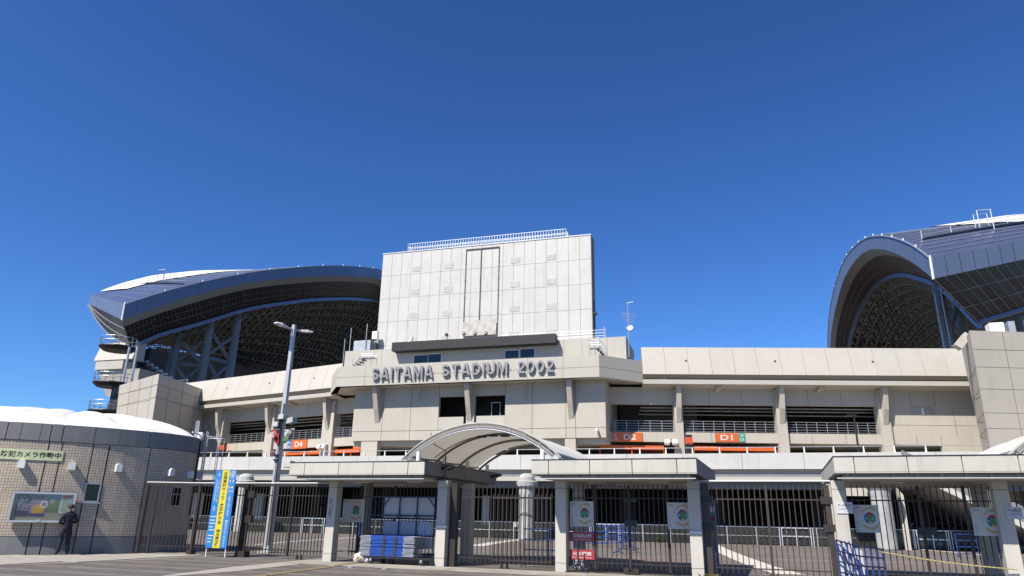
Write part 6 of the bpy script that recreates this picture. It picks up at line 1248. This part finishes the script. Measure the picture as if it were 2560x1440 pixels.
# weeds at the pillar feet
GRS = mat('dry_weed', (.16, .15, .05), .9, var=.4, scale=9); GRN = mat('green_weed', (.06, .10, .02), .9, var=.4, scale=9)
def weed(label, x, y, n, h, mt, r=.25, M=MW, z0=0):
    mb = MB()
    for k in range(n):
        a, b = random.uniform(0, 6.28), random.uniform(0, r); p = Vector((x+b*math.cos(a), y+b*.4*math.sin(a), z0)); d = Vector((random.uniform(-.5, .5), random.uniform(-.5, .5), 1))*h*random.uniform(.4, 1); e = Vector((.010, .004, 0)); mb.add([p-e, p+e, p+d*.6+e*.6+Vector((0, 0, 0)), p+d+Vector((d.x*.4, d.y*.4, -.02))], [(0, 1, 2, 3)])
    solo(mb, 'weed', mt, label, 'weed', (x, y, z0), M=M)
g = G(1782, 1440); weed('dry grass tuft at the foot of the fourth pillar', g.x, 22.35, 120, .20, GRS, .35, z0=.0); q = P(1648, 1340, MS, 55.0); weed('green weed at the foot of the chain-link fence behind the middle gate', q.x, 55.0, 80, .5, GRN, .35, M=MS)
# ------------------------------------------------------------------ person reading the notice board
def person(label, pos, facing):
    verts, edges, rad = [], [], []
    def V_(p, r): verts.append(p); rad.append(r if isinstance(r, tuple) else (r, r)); return len(verts)-1
    def chain(start, pts):
        prev = start; ids = []
        for p, r in pts: i = V_(p, r); edges.append((prev, i)); prev = i; ids.append(i)
        return ids
    root = V_((0, 0, .94), (.155, .115))
    sp_ = chain(root, [((0, .0, 1.08), (.15, .11)), ((0, -.005, 1.25), (.17, .125)), ((0, -.01, 1.40), (.155, .105)), ((0, 0, 1.475), (.062, .062)), ((0, .015, 1.54), (.058, .06))])
    hd_ = chain(sp_[-1], [((0, .02, 1.60), (.078, .092)), ((0, .02, 1.67), (.080, .098)), ((0, .012, 1.725), (.060, .075))])
    for s in (-1, 1):
        chain(sp_[2], [((s*.17, -.005, 1.385), (.075, .07)), ((s*.235, -.03, 1.27), (.062, .06)), ((s*.27, .0, 1.10), (.056, .054)), ((s*.17, .19, 1.10+.03*s), (.047, .045)), ((s*-.02, .215, 1.15+.03*s), (.036, .034)), ((s*-.07, .21, 1.165+.03*s), (.038, .022))])
        hand = len(verts)-1; hp = Vector(verts[hand])
        for k in range(4):
            dz = (k-1.5)*.019; L_ = (.075, .085, .08, .062)[k]; chain(hand, [((hp.x-s*.045, hp.y-.005, hp.z+dz), .0095), ((hp.x-s*(.045+L_*.5), hp.y-.012, hp.z+dz), .009), ((hp.x-s*(.045+L_*.85), hp.y-.035, hp.z+dz), .0075)])
        chain(hand, [((hp.x-s*.005, hp.y-.01, hp.z+.04), .011), ((hp.x-s*.03, hp.y-.01, hp.z+.068), .009)])
        fx = s*.16
        chain(root, [((s*.095, .0, .86), (.105, .105)), ((s*.115, .015, .50), (.078, .082)), ((s*.135, -.01, .30), (.068, .072)), ((fx, -.02, .09), (.055, .062)), ((fx+s*.015, .045, .045), (.045, .036)), ((fx+s*.035, .16, .034), (.044, .028))])
    me = bpy.data.meshes.new('person'); me.from_pydata(verts, edges, []); ob = bpy.data.objects.new('person', me); COL.objects.link(ob)
    md = ob.modifiers.new('skin', 'SKIN'); md.use_smooth_shade = True
    for i, sv in enumerate(me.skin_vertices[0].data): sv.radius = rad[i]; sv.use_root = (i == 0)
    ob.modifiers.new('sub', 'SUBSURF').levels = 2; ob.modifiers['sub'].render_levels = 2
    dg = bpy.context.evaluated_depsgraph_get(); dg.update(); ev = bpy.data.meshes.new_from_object(ob.evaluated_get(dg)); bpy.data.objects.remove(ob)
    for q in (mat('navy_workwear', (.018, .020, .042), .85, var=.35, scale=7, bump=.4), mat('skin_tone', (.45, .27, .19), .55, var=.1, scale=8), mat('shoe_dark', (.03, .028, .027), .6)): ev.materials.append(q)
    for p in ev.polygons:
        c = p.center; p.material_index = 1 if (c.z > 1.485 or (c.y > .17 and abs(c.x) < .105 and 1.05 < c.z < 1.3)) else 2 if c.z < .075 else 0; p.use_smooth = True
    T = Matrix.Translation(pos) @ Matrix.Rotation(facing, 4, 'Z')
    b = bpy.data.objects.new('person', ev); COL.objects.link(b); b.location = T.translation; b.rotation_euler = T.to_euler(); b['label'] = label; b['category'] = 'person'
    HAIR = mat('black_hair', (.008, .007, .006), .6, bump=.5, scale=8); mb = MB(); rows = []
    for i in range(9):
        th = 1.9*i/8; rows.append([(.103*math.sin(th)*math.cos(p_*math.pi/10)*(1+.03*math.sin(p_*3)), .012+.118*math.sin(th)*math.sin(p_*math.pi/10)-.01-(.0 if math.sin(p_*math.pi/10) < .3 else .03*(i/8)), 1.655+.108*math.cos(th)*(1.0) + (.05*(i/8)**2 if math.sin(p_*math.pi/10) > .3 else -.01*(i/8))) for p_ in range(21)])
    mb.grid(rows).build('hair', HAIR, b, T, smooth=True); SK = MATS['skin_tone']
    for s in (-1, 1): MB().lathe([(0, 0), (.012, .004), (.016, .02), (.012, .04), (0, .046)], s*.087, .015, 8).build('ear', SK, b, T @ Matrix.Translation((0, 0, 1.61))); MB().lathe([(0, -.008), (.009, 0), (0, .008)], s*.032, .105, 8).build('eye', BLACK, b, T @ Matrix.Translation((0, 0, 1.645)))
    MB().hexa([(-.014, .10, 1.598), (.014, .10, 1.598), (.010, .132, 1.602), (-.010, .132, 1.602)], [(-.008, .10, 1.65), (.008, .10, 1.65), (.005, .112, 1.65), (-.005, .112, 1.65)]).build('nose', SK, b, T); MB().box(-.022, .022, .098, .112, 1.570, 1.576).build('mouth', mat('lip', (.3, .12, .10), .6), b, T)
    # jacket hem, collar and trouser pockets
    MB().lathe([(.165, 0), (.17, .03), (.162, .06)], 0, 0, 20).build('jacket_hem', MATS['navy_workwear'], b, T @ Matrix.Translation((0, 0, .89)) @ Matrix.Diagonal((1.06, .82, 1, 1)), smooth=True); MB().lathe([(.075, 0), (.070, .05)], 0, 0, 16).build('collar', MATS['navy_workwear'], b, T @ Matrix.Translation((0, .0, 1.455)))
    for s in (-1, 1): MB().box(s*.185-.012, s*.185+.012, -.06, .06, .62, .78).build('trouser_pocket', MATS['navy_workwear'], b, T @ Matrix.Translation((0, 0, 0)), bevel=.008)
    return b
wa, wz = cyl(152, 1385); pp_ = out_pt(wa, 0.022, .42)
person('person in dark navy workwear with folded arms reading the notice board', pp_, wa+math.pi/2+R(14))
